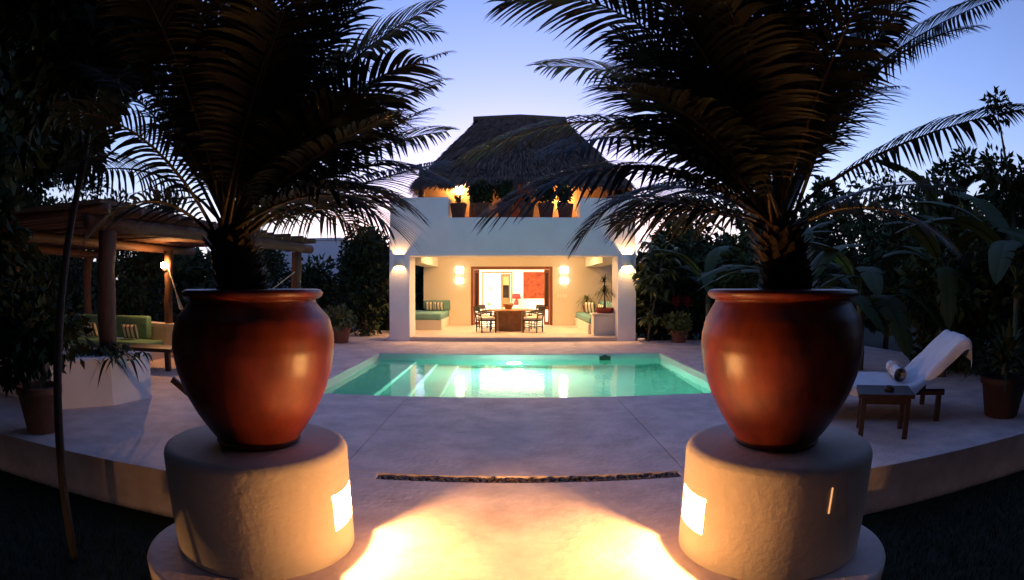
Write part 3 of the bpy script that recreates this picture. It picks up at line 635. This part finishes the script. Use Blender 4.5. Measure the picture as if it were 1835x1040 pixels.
log('post', (-5.85, 6.7, .665), (-5.85, 6.7, 2.40), .15); log('post', (-7.80, 11.3, .76), (-7.80, 11.3, 2.40), .11); log('post', (-5.13, 13.0, 0), (-5.13, 13.0, 2.40), .12); log('post', (-11.5, 6.9, 0), (-11.5, 6.9, 2.4), .14); log('post', (-11.8, 12.6, 0), (-11.8, 12.6, 2.4), .13)
log('beam', (-5.85, 6.2, 2.50), (-4.95, 13.5, 2.50), .11); log('beam', (-11.6, 6.2, 2.50), (-11.8, 13.4, 2.50), .11); log('beam', (-8.6, 6.2, 2.50), (-8.4, 13.4, 2.5), .10)
for k in range(22):
    yy = 6.3+k*.33; log('rafter', (-12.1, yy, 2.66+random.uniform(-.01, .01)), (-5.5+.12*(yy-6.2)+random.uniform(-.1, .15), yy+random.uniform(-.05, .05), 2.66), .055+random.uniform(-.008, .012))
q = MB(); q.box(-12.1, -5.6, 6.2, 13.5, 2.74, 2.80); q.build('roof_matting', M_thatch, pg)
# curved low wall carrying the torch post
t = thing('low_wall', 'low cream curved wall under the lit pergola post', 'wall', (0, 0, .001))
pts = [(-9.3, 11.75), (-8.6, 11.5), (-7.8, 11.3), (-7.0, 11.25), (-6.3, 11.35)]
q = MB(); q.prism([(a, b-.14) for a, b in pts]+[(a, b+.16) for a, b in pts[::-1]], 0, .68); q.build('wall', M_cream, t)
q = MB(); q.prism([(a, b-.20) for a, b in pts]+[(a, b+.22) for a, b in pts[::-1]], .681, .755); q.build('coping', M_cream, t)
t = thing('post_lamp', 'small glowing orange lamp high on the pergola post', 'lamp', (-7.80, 11.17, 1.95))
q = MB(); q.rbox(-.06, .06, -.04, .0, 0, .05, .01); q.build('bracket', M_dark, t)
q = MB(); q.lathe([(.03, .05), (.05, .07), (.055, .16), (.04, .18)], 16, (0, -.09, 0)); q.build('shade', glow('post_lamp_glass', (1, .46, .16), 70), t, True)
# built in sofa
t = thing('sofa', 'built-in cream sofa with green cushions under the pergola', 'sofa', (0, 0, 0))
q = MB(); q.rbox(-11.6, -7.75, 10.25, 11.2, .0, .24, .01); q.build('base', M_cream, t)
for k in range(3): cushion('seat_cushion', -11.55+k*1.27, -11.55+(k+1)*1.27-.015, 10.24, 11.0, .241, .40, mat('green_fabric', (.13, .27, .17), rough=.9, var=.1, bump=.2, bscale=100), t)
for k in range(3): cushion('back_cushion', -11.55+k*1.1, -11.55+(k+1)*1.1-.015, 11.0, 11.22, .41, .92, MATS['green_fabric'], t)
pillow('striped pillow leaning on the green sofa beside the pergola post', (-8.62, 10.80, .41), .46, .36, (R(20), 0, R(6)), 'striped pillows on the sofa')
pillow('striped pillow at the left of the green sofa seen through leaves', (-9.95, 10.80, .41), .46, .38, (R(20), 0, R(-6)), 'striped pillows on the sofa')
t = thing('coffee_table', 'low dark wooden coffee table in front of the green sofa', 'table', (-7.0, 9.5, .001), R(6))
q = MB(); q.rbox(-.62, .62, -.36, .36, .36, .43, .01); q.build('table_top', M_dark, t)
for sx in (-.5, .5):
    for sy in (-.27, .27):
        q = MB(); q.rbox(sx-.05, sx+.05, sy-.05, sy+.05, 0, .36, .008); q.build('leg', M_dark, t)
# hammock
t = thing('hammock', 'pale rope hammock hanging from the lit pergola post', 'hammock', (-7.72, 11.15, 2.08))
E1 = np.array([0, 0, 0]); K1 = np.array([.45, -.35, -.52]); K2 = np.array([1.7, -.2, -1.0]); E2 = np.array([2.65, 1.8, -.1])
q = MB(); q.tube([E1, E1*.5+K1*.5+np.array([0,0,-.01]), K1], .014, 6); q.build('rope', M_rope, t)
q = MB(); 
for k in range(10):
    u = (k-4.5)/4.5; q.tube([K1, K1+np.array([.35+.02*u, -.27+.05*u, -.46+.03*abs(u)])], .006, 4)
q.build('strings', M_rope, t)
vs = []; fs = []; a = K1+np.array([.35, -.27, -.46]); n = 16
for i in range(n+1):
    s = i/n; c = a*(1-s)+np.array([2.1, 1.3, -.62])*s; c = c+np.array([0, 0, -.42*math.sin(math.pi*s)])
    wd = .08+.35*math.sin(math.pi*s)
    for j in range(7):
        u = (j-3)/3; vs.append(tuple(c+np.array([.6*wd*u, -.6*wd*u, .22*u*u*math.sin(math.pi*s)])))
for i in range(n):
    for j in range(6): fs.append((i*7+j, i*7+j+1, (i+1)*7+j+1, (i+1)*7+j))
q = MB(); q.add(vs, fs); q.build('sling', M_rope, t, True)
q = MB(); q.tube([np.array([2.1, 1.3, -.62]), E2], .014, 6); q.build('rope', M_rope, t)
# dark wooden deck chair behind the left pot
t = thing('deck_chair', 'dark wooden deck chair mostly hidden behind the left great pot', 'chair', (-3.30, 6.0, .001), R(-75))
for sx in (-.3, .3):
    q = MB(); q.obox((sx, -.28, .29), (.05, .07, .86), Matrix.Rotation(R(52), 3, 'X')); q.build('back_rail', M_dark, t)
    q = MB(); q.rbox(sx-.025, sx+.025, -.2, .7, .22, .28, .008); q.build('side_rail', M_dark, t)
    for yy in (-.15, .65):
        q = MB(); q.rbox(sx-.025, sx+.025, yy-.03, yy+.03, 0, .22, .006); q.build('leg', M_dark, t)
for k in range(7):
    q = MB(); q.rbox(-.28, .28, -.12+k*.115, -.03+k*.115, .281, .30, .005); q.build('slat', M_dark, t)
# left terracotta pot with shrub
t = thing('potted_shrub', 'terracotta pot with a dark leafy shrub at the left deck edge', 'potted plant', (-5.22, 4.55, .001))
flower_pot(t, .31, .52); bushy(t, 1500, (0, 0, 1.2), (.6, .6, .62), .16, .07, M_leafA, 18, .25)
t = thing('potted_shrub', 'terracotta pot with a round green shrub left of the house', 'potted plant', (-4.80, 15.6, .001))
flower_pot(t, .30, .46); bushy(t, 1400, (0, 0, .68), (.42, .42, .30), .12, .06, M_leafS, 16, .2)
# neighbouring building
t = thing('neighbour_building', 'plain white building wall far behind the left garden', 'building', (0, 0, 0))
q = MB(); q.rbox(-10.5, -6.95, 22.5, 26, -.4, 3.45, .02); q.build('wall', M_stucco, t)
q = MB(); q.rbox(-10.55, -6.90, 22.45, 26.05, 3.451, 3.55, .015); q.build('roof_edge', M_stucco, t)

# ================================================================ RIGHT SIDE: lounger, table, pots
LO = (4.77, 6.0, .001); LR_ = R(-30)
t = thing('sun_lounger', 'dark wooden sun lounger covered with a white towel at the right', 'sun lounger', LO, LR_)
for sx in (-.85, .62):
    for sy in (-.52, .52):
        q = MB(); q.rbox(sx-.035, sx+.035, sy-.035, sy+.035, 0, .33, .006); q.build('leg', M_dark, t)
for sy in (-.58, .58):
    q = MB(); q.rbox(-1.1, .68, sy-.025, sy+.025, .33, .40, .006); q.build('side_rail', M_dark, t)
for k in range(9):
    q = MB(); q.rbox(-1.07+k*.15, -1.07+k*.15+.12, -.55, .55, .375, .395, .005); q.build('slat', M_dark, t)
q = MB(); m3 = Matrix.Rotation(R(-43), 3, 'Y'); q.obox((.61, 0, .655), (.82, 1.12, .04), m3); q.build('backrest', M_dark, t)
# towel sheet draped over seat, back and edges
prof = [(-1.13, .17), (-1.14, .30), (-1.12, .40), (-1.05, .418), (-.6, .42), (-.2, .418), (.12, .422), (.26, .44), (.36, .51), (.50, .64), (.66, .79), (.80, .92), (.90, 1.00), (.96, 1.01), (1.01, .96), (1.02, .85), (1.01, .74)]
P = np.array(prof); tt = np.arange(len(P)); ti = np.linspace(0, len(P)-1, 70); px = np.interp(ti, tt, P[:, 0]); pz = np.interp(ti, tt, P[:, 1])
for _ in range(2): px[1:-1] = (px[:-2]+2*px[1:-1]+px[2:])/4; pz[1:-1] = (pz[:-2]+2*pz[1:-1]+pz[2:])/4
vs = []; fs = []; m = 34
for i in range(70):
    for j in range(m+1):
        u = -1+2*j/m; yy = u*.77; dz = 0; dx = 0
        wr = .006*math.sin(9*px[i]+5*u)+.005*math.sin(23*px[i]-11*u)+.004*math.sin(17*u+4*px[i])
        if abs(u) > .80:
            o_ = (abs(u)-.80)/.20; yy = math.copysign(.616+.035*math.sin(o_*math.pi/2)+.012*math.sin(px[i]*16+u)*o_, u); dz = -(.10+.10*max(0, pz[i]-.42)+.02*math.sin(px[i]*11))*o_
        vs.append((px[i]+dx, yy, pz[i]+dz+wr+.012))
for i in range(69):
    for j in range(m): fs.append((i*(m+1)+j, (i+1)*(m+1)+j, (i+1)*(m+1)+j+1, i*(m+1)+j+1))
tw = thing('towel_sheet', 'white towel sheet draped over the sun lounger', 'towel', LO, LR_)
q = MB(); q.add(vs, fs); q.build('cloth', M_towel, tw, True)
t = thing('rolled_towel', 'white rolled towel lying across the sun lounger', 'towel', (LO[0]+.08*math.cos(LR_), LO[1]+.08*math.sin(LR_), .545), LR_)
prf = [(.0, -.36)]; q = MB(); vs = []; fs = []; tn = 64; nz_ = 12
for i in range(tn+1):
    a = i/tn*math.pi*2*3.2; r = .022+.075*i/tn
    for j in range(nz_+1):
        vs.append((r*math.cos(a), -.42+.84*j/nz_, r*math.sin(a)+.004*math.sin(j*2+a)))
for i in range(tn):
    for j in range(nz_): fs.append((i*(nz_+1)+j, i*(nz_+1)+j+1, (i+1)*(nz_+1)+j+1, (i+1)*(nz_+1)+j))
q.add(vs, fs); o = q.build('roll', M_towel, t, True)
for yy in (-.06, .06):
    q = MB(); q.tube([(.101*math.cos(a), yy, .101*math.sin(a)) for a in np.linspace(0, 2*math.pi, 25)], .007, 5, False); q.build('cord', M_rope, t)
t = thing('side_table', 'small square dark wooden table in front of the sun lounger', 'table', (4.02, 5.12, .001), R(-32))
q = MB(); q.rbox(-.33, .33, -.30, .30, .44, .485, .008); q.build('table_top', M_dark, t)
q = MB(); q.rbox(-.28, .28, -.26, .26, .37, .438, .006); q.build('apron', M_dark, t)
for sx in (-.26, .26):
    for sy in (-.24, .24):
        q = MB(); q.rbox(sx-.03, sx+.03, sy-.03, sy+.03, 0, .439, .006); q.build('leg', M_dark, t)
t = thing('ashtray', 'small round dark ashtray on the side table', 'ashtray', (4.03, 5.05, .487))
q = MB(); q.lathe([(.055, 0), (.06, .01), (.06, .05), (.05, .05), (.045, .015)], 24); q.build('dish', mat('dark_ceramic', (.03, .022, .016), rough=.3), t, True)
t = thing('potted_yucca', 'large dark pot with a spiky leaved plant at the right deck edge', 'potted plant', (6.1, 4.95, .001))
flower_pot(t, .36, .50, mat('dark_pot', (.05, .022, .015), rough=.7, var=.2)); spiky(t, 130, (0, 0, .62), .95, .045, 5, 85, .45, M_leafB); q = MB(); q.tube([(0,0,.44),(0,0,.7)], .06, 8); q.build('stem', M_bark, t)
t = thing('potted_croton', 'terracotta pot with a yellow speckled croton bush right of the house', 'potted plant', (4.72, 15.75, .001))
flower_pot(t, .26, .34); bushy(t, 900, (0, 0, .62), (.38, .36, .34), .13, .06, M_leafY, 14, .18)
for xx, lab in ((4.85, 'red cordyline spikes behind the croton pot, nearer the house'), (5.22, 'red cordyline spikes behind the croton pot, farther from the house')):
    t = thing('cordyline', lab, 'plant', (xx, 16.5, -.45))
    q = MB(); q.tube([(0,0,0),(.02,0,.8),(0,0,1.5)], .02, 6); q.build('stem', M_bark, t); spiky(t, 26, (0, 0, 1.45), .50, .05, 35, 85, .3, M_red); spiky(t, 60, (0, 0, 1.1), .5, .05, -5, 60, .5, M_leafA, 'lower_foliage')
t = thing('stone', 'single pale stone at the right foot of the house', 'stone', (3.72, 16.2, .001))
q = MB(); q.lathe([(.05, 0), (.10, .02), (.12, .05), (.08, .085), (.03, .095)], 12, wob=.12); q.build('rock', M_weave, t, True)
# small umbrella tree lit by the right sconce
t = thing('umbrella_tree', 'small leaning tree with lit drooping leaf whorls beside the right pillar', 'tree', (3.86, 16.15, -.45))
tp = np.array([(0,0,0), (.08,.02,.8), (.22,.0,1.6), (.36,0,2.3), (.48,.02,2.9), (.5,0,3.5)])
q = MB(); q.tube(tp, [.045,.04,.036,.032,.026,.015], 8); 
wh = []
for k in range(52):
    s = random.uniform(.5, 1.0) if k > 12 else random.uniform(.2, .5)
    p = np.array([np.interp(s, np.linspace(0, 1, 6), tp[:, j]) for j in range(3)])
    a = random.random()*2*math.pi; L = random.uniform(.25, .62)*(1 if s > .5 else .7); e = p+np.array([math.cos(a)*L+(.15 if s < .5 else -.16), math.sin(a)*L*.8-.22, random.uniform(-.1, .28)])
    q.tube([p, (p+e)/2+np.array([0,0,.05]), e], [.01,.008,.006], 5); wh.append(e)
q.build('trunk', M_bark, t, True)
P = []
for e in wh:
    n = 9; d = fan_dirs(n, -25, 35); P.append(ribbons(np.repeat(e[None], n, 0), d, (.22+.12*rng.random(n)), .10, .55, 6))
strips('crown', np.concatenate(P), M_leafS, t)

# ================================================================ TREES AND JUNGLE
def tree(label, cat, loc, ccz, rad, n, group=None, m=M_leafA, ln=.22, wd=.10, clumps=26, cr=.5, tr=.10, name='tree', lean=(0, 0)):
    t = thing(name, label, cat, (loc[0], loc[1], -.47), 0, group)
    c = (lean[0], lean[1], ccz+.47); Q, cc = cloud(n, c, rad, clumps, cr, ln, wd)
    Q[..., 2] = np.maximum(Q[..., 2], .02)
    quads('crown', Q, m, t)
    q = MB(); top = np.array([lean[0]*.8, lean[1]*.8, c[2]]); b = np.array([0, 0, 0.])
    pts = [b, b*.66+top*.34+np.array([.06, .04, 0]), b*.33+top*.67-np.array([.05, .03, 0]), top, np.array([lean[0], lean[1], c[2]+rad[2]*.6])]
    q.tube(pts, [tr, tr*.8, tr*.65, tr*.5, tr*.15], 8)
    for k in cc[:12]:
        s = random.uniform(.45, .95); p0 = pts[1]*(1-s)+top*s; q.tube([p0, (p0+k)/2+np.array([0, 0, .1]), k], [tr*.35, tr*.25, tr*.1], 5)
    q.build('trunk', M_bark, t, True); return t
GR = 'jungle trees right of the pool'; GL = 'garden trees left of the pool'
LR = 'dark leafy tree in the jungle to the right of the pool'; LL = 'dark leafy tree in the garden beyond the pergola'
for x, y, z, r, n in ((5.75, 18.0, 1.9, (1.5, 1.2, 2.1), 4200), (6.9, 14.2, 2.0, (1.5, 1.3, 2.1), 4200), (8.6, 17.2, 2.3, (2.2, 1.8, 2.7), 5200), (11.2, 14.4, 2.6, (2.3, 1.9, 2.9), 5200), (10.2, 10.9, 2.1, (1.8, 1.6, 2.5), 4600),
                      (13.3, 10.2, 2.4, (2.2, 2.0, 2.6), 4600), (10.4, 7.6, 1.7, (1.6, 1.5, 2.2), 4200), (8.4, 8.3, 1.3, (1.4, 1.2, 1.7), 3800), (8.6, 5.2, 1.3, (1.2, 1.1, 1.7), 3600)):
    tree(LR, 'tree', (x, y), z, r, n, GR, random.choice((M_leafA, M_leafB)), clumps=34, cr=.55)
for x, y, z, r, n in ((-9.3, 18.2, 1.5, (1.7, 1.4, 1.9), 4200), (-7.0, 19.5, 1.0, (1.5, 1.2, 1.5), 3600), (-12.6, 16.4, 2.5, (2.2, 1.7, 3.0), 6000), (-15.0, 12.5, 3.4, (2.0, 2.2, 4.0), 7000), (-15, 7.2, 3.6, (1.8, 2.4, 4.2), 7000), (-17.5, 17, 3.4, (2.4, 2.0, 4.2), 6000), (-10.4, 21, 2.0, (2.0, 1.5, 2.6), 4600)):
    tree(LL, 'tree', (x, y), z, r, n, GL, M_leafA, clumps=34, cr=.55)
for x, y, z, r in ((7.2, 21, 2.2, (2.4, 1.5, 2.6)), (11.5, 19, 2.8, (2.6, 1.6, 3.3)), (15.5, 15, 3.2, (2.4, 2.2, 3.8)), (16.5, 9.5, 3.0, (2.0, 2.6, 3.6)), (13, 6, 2.6, (1.8, 1.8, 3.2))):
    tree('dark leafy tree in the back row of the right jungle', 'tree', (x, y), z, r, 5000, 'back row of jungle trees', M_leafA, ln=.3, wd=.14, clumps=34, cr=.7)
for x, y, z, r in ((-5.6, -.8, 4.0, (2.2, 1.8, 4.0)), (5.8, -.9, 4.0, (2.2, 1.8, 4.0)), (-2.6, -3.0, 3.4, (2.0, 1.6, 3.4)), (2.6, -3.0, 3.4, (2.0, 1.6, 3.4)), (-10.5, 1.5, 4.0, (2.2, 2.4, 4.2)), (9.6, .8, 4.0, (2.2, 1.9, 4.0)), (0.1, -4.0, 4.6, (3.4, 2.0, 4.0)), (-4.4, -1.6, 6.2, (2.8, 2.2, 1.8)), (4.4, -1.6, 6.2, (2.8, 2.2, 1.8)), (0, -2.2, 6.8, (3.2, 2.0, 1.6)), (8.4, -2.6, 3.6, (2.4, 1.8, 3.8)), (-8.6, -2.6, 3.6, (2.4, 1.8, 3.8))):
    tree('tall dark unseen tree added behind the viewpoint to block skylight', 'tree', (x, y), z, r, 13000, 'unseen trees added to block skylight', M_leafA, ln=.46, wd=.24, clumps=80, cr=.9)  # never in view, added to keep skylight off the pots and deck
tree('dense dark ivy-like tree filling the gap left of the house', 'tree', (-4.75, 18.0), 1.7, (.95, .9, 2.05), 5200, None, M_leafA, ln=.16, wd=.10, clumps=46, cr=.4)
tree('tall black canopy tree filling the upper left corner', 'tree', (-6.9, 4.0), 3.2, (1.7, 1.3, 2.9), 9000, None, M_leafA, clumps=60, cr=.5)
tree('dark bushy tree left of the pergola posts', 'tree', (-9.6, 5.2), 2.6, (1.6, 1.3, 3.0), 6000, None, M_leafA, clumps=40, cr=.55)
tree('dark spreading tree whose crown overhangs the left deck', 'tree', (-9.4, 7.6), 5.2, (2.8, 2.3, 1.7), 9000, None, M_leafA, ln=.3, wd=.14, clumps=44, cr=.6)
tree('broad dark tree closing the garden at far left', 'tree', (-12.8, 3.2), 3.6, (2.2, 2.0, 4.0), 7000, None, M_leafA, ln=.3, wd=.14, clumps=50, cr=.6)
for x, y, z, r, lab in ((-4.9, 20.6, 1.5, (1.1, 1.0, 1.9), 'dark shrub seen through the left side opening of the terrace'), (-6.6, 24.0, 1.4, (2.2, 1.2, 1.9), 'dark shrub behind the gap between house and white building'),
                        (4.9, 20.4, 1.6, (1.1, 1.1, 2.0), 'dark shrub seen through the right side opening of the terrace'), (4.75, 17.6, 1.5, (.8, .8, 1.9), 'dark shrub right behind the small leaning tree')):
    tree(lab, 'shrub', (x, y), z, r, 4200, None, M_leafA, ln=.2, wd=.11, clumps=36, cr=.45, name='shrub')
tree('tree with dark hanging branches over the top left lawn', 'tree', (-4.9, 2.5), 4.3, (2.2, 1.4, 1.6), 8000, None, M_leafA, clumps=44, cr=.42, tr=.07)
# slender young tree whose bare trunk crosses the left of the view
t = thing('slender_tree', 'slender leaning bare trunk standing on the lawn at far left', 'tree', (-3.32, 2.95, -.47))
q = MB(); tp = [(0,0,0), (.05,-.0,.5), (.16,.03,1.5), (.12,.2,2.3), (.12,.34,3.0), (.0,.5,4.2)]
q.tube(tp, [.04,.038,.035,.031,.028,.02], 8); q.tube([(.12,.34,3.0), (-.2,.5,3.5), (-.5,.5,3.9)], [.018,.014,.01], 6); q.build('trunk', M_bark, t, True)
Q, cc = cloud(2600, (-.15, .5, 4.3), (.9, .7, .8), 20, .35, .17, .08); quads('crown', Q, M_leafA, t)
# tall twig against the sky at the right
t = thing('emergent_tree', 'thin tree top rising against the sky at far right', 'tree', (9.2, 7.3, -.47))
q = MB(); q.tube([(0,0,0), (.1,0,2.5), (-.05,0,4.6), (-.1,0,5.6)], [.07,.05,.03,.01], 7); q.build('trunk', M_bark, t, True)
Q, cc = cloud(130, (-.1, 0, 5.45), (.25, .25, .3), 7, .14, .16, .07); Q2, _ = cloud(700, (0, 0, 4.1), (.8, .7, .6), 12, .3, .2, .09); quads('crown', np.concatenate([Q, Q2]), M_leafA, t)

# far wood that closes the horizon
n = 60000; az = rng.uniform(-80, 80, n); dist = rng.uniform(33, 44, n); hgt = 3.2+.9*np.sin(az*.35)+.7*np.sin(az*.9+2)+.5*np.sin(az*2.1)
pos = np.stack([np.sin(np.radians(az))*dist, np.cos(np.radians(az))*dist, -.47+(hgt+.47)*rng.random(n)**.8], 1)
o = quads('far_wood', leaf_quads(pos, rand_dirs(n), .5+.4*rng.random(n), .3), M_leafA); tag(o, 'dark line of far woodland closing the horizon', 'wood', kind='stuff')
# banana plants
def banana_mesh(L, Wd, droop, seed):
    r = np.random.default_rng(seed); n = 30; q = MB()
    s = np.linspace(0, 1, n+1); yy = L*s; zz = L*(.55*s-droop*s*s)
    pr = Wd*.5*np.clip(np.sin(np.pi*np.clip(.06+.94*s, 0, 1))**.55, .03, 1)
    gapR = r.random(n) < .22; gapL = r.random(n) < .22
    for sg, gp in ((1, gapR), (-1, gapL)):
        i = 0
        while i < n:
            j = i+1
            while j < n and not gp[j]: j += 1
            sag = r.uniform(.15, .5); base = len(q.v); m = j-i
            for k in range(m+1):
                a = i+k; edge = .92 if k in (0, m) else 1.0
                sh = (.05 if k == 0 else -.05 if k == m else 0)*L/n
                for u in (0, .35, .7, 1):
                    q.v.append((sg*pr[a]*u*edge, yy[a]+sh*u+.12*pr[a]*u, zz[a]+pr[a]*(.22*u-sag*u*u)))
            for k in range(m):
                for u in range(3):
                    f = (base+k*4+u, base+k*4+u+1, base+(k+1)*4+u+1, base+(k+1)*4+u); q.f.append(f if sg > 0 else f[::-1])
            i = j
    q.tube([(0, yy[k], zz[k]-.012) for k in range(0, n+1, 3)], [.022*(1-.9*k/n) for k in range(0, n+1, 3)], 6)
    q.tube([(0, -.45, -.42), (0, -.2, -.14), (0, 0, -.012)], [.03, .026, .022], 6)
    me = bpy.data.meshes.new('leaf'); me.from_pydata(q.v, [], q.f); me.update(); me.materials.append(M_ban)
    me.polygons.foreach_set('use_smooth', [True]*len(me.polygons)); return me
BM_ = [banana_mesh(L, w, d, i) for i, (L, w, d) in enumerate(((1.9, .55, .75), (1.7, .5, .95), (2.1, .6, .6), (1.5, .45, 1.1)))]
def banana(label, loc, h, leaves, group=None):
    t = thing('banana_plant', label, 'banana plant', (loc[0], loc[1], -.47), 0, group)
    q = MB(); q.tube([(0,0,0), (.03,.0,h*.5), (0,0,h), (0,0,h+.2)], [.12,.10,.07,.04], 10); q.build('stem', mat('banana_stem', (.09, .085, .04), rough=.7, var=.3), t, True)
    for i, (az, tilt, sc) in enumerate(leaves):
        o = bpy.data.objects.new('leaf', BM_[i % 4]); C.objects.link(o); o.parent = t
        rt = Matrix.Rotation(R(az), 4, 'Z') @ Matrix.Rotation(R(tilt), 4, 'X')
        o.matrix_local = Matrix.Translation((0, 0, h)) @ rt @ Matrix.Translation((0, .35, .38)) @ Matrix.Scale(sc, 4)
def rl(n, lo=-15, hi=40): return [(360*i/n+random.uniform(-20, 20), random.uniform(lo, hi), random.uniform(.8, 1.1)) for i in range(n)]
banana('banana plant with pale upright leaf just behind the right great pot', (4.9, 8.9), 1.55, [(-35, 52, .9), (75, 20, .9), (10, 35, .8), (150, 5, .9), (-110, 10, .8), (200, 0, .9), (-70, 25, 1)])
banana('tall banana plant with broad leaf above the sun lounger', (7.6, 7.9), 2.1, rl(8))
banana('banana plant with drooping leaves behind the sun lounger towel', (6.6, 9.4), 1.6, rl(8, -20, 30))
banana('banana plant at the far right edge with a huge leaf', (7.9, 6.2), 2.0, [(75, 20, 1.2), (120, 12, 1.1), (40, 30, 1), (170, 15, 1), (-60, 25, 1), (230, 5, 1.0), (5, 40, 1)])
banana('banana plant in the dark middle of the right jungle', (6.2, 12.2), 1.9, rl(8))
banana('banana plant standing against the jungle right of the house', (5.4, 15.2), 1.7, rl(7, 0, 40))
banana('high banana plant whose leaves cross the skyline at right', (9.0, 9.2), 3.0, rl(8, 0, 45))

# spike spotlight in the left flower bed and the broad plant whose shadow it throws on the pedestal
t = thing('garden_spotlight', 'small garden spotlight on a spike in the left lawn bed', 'spotlight', (-2.45, .75, -.47), R(-2))
q = MB(); q.tube([(0, 0, 0), (0, 0, .20)], .01, 6); q.build('spike', M_dark, t)
ax = np.array([-.02, 1, .01]); ax = ax/np.linalg.norm(ax); b0 = np.array([0, -.03, .23])
q = MB(); q.tube([b0+ax*.20, b0, b0-ax*.01], [.06, .055, .02], 16, False); q.build('can', M_dark, t, True)
bulb(glow('spot_bulb', WARM, 300), .018, tuple(b0+ax*.05), t)
t = thing('elephant_ear', 'low plant with a few broad heart leaves at the bottom left lawn', 'plant', (-2.12, 1.5, -.50))
q = MB()
for (dx, dy, h, az, w_) in ((.10, .12, .50, 20, .24), (-.12, 0, .62, 100, .24), (.22, .15, .38, -40, .22), (-.28, .05, .45, 150, .24)):
    q.tube([(0, 0, 0), (dx*.6, dy*.6, h*.7), (dx, dy, h)], [.012, .010, .006], 6)
    e = np.array([dx, dy, h]); u = np.array([math.cos(R(az)), math.sin(R(az)), -.75]); u /= np.linalg.norm(u); v = np.cross(u, [0, 0, 1]); v /= np.linalg.norm(v); nn = np.cross(v, u)
    out = [(-.35, 0), (-.45, .45), (-.1, .62), (.5, .5), (1.0, .22), (1.35, 0), (1.0, -.22), (.5, -.5), (-.1, -.62), (-.45, -.45)]
    q.add([e]+[e+u*a*w_+v*b_*w_+nn*.15*w_*abs(b_) for a, b_ in out], [(0, k+1, (k+1) % 10+1) for k in range(10)])
q.build('leaves', M_leafB, t)
# grass
n = 45000
gx = np.concatenate([rng.uniform(-7.5, -1.55, n//2), rng.uniform(1.55, 7.5, n//2)]); gy = rng.uniform(.6, 4.05, n)
b = np.stack([gx, gy, np.full(n, -.47)], 1); d = fan_dirs(n, 45, 88); s = unit(np.cross(d, rand_dirs(n)))*.004; h = (.04+.05*rng.random(n))[:, None]
o = quads('grass', np.stack([b-s, b+s, b+d*h], 1), M_grass, None, 3); tag(o, 'short dark lawn grass beside the path and deck', 'grass', kind='stuff')
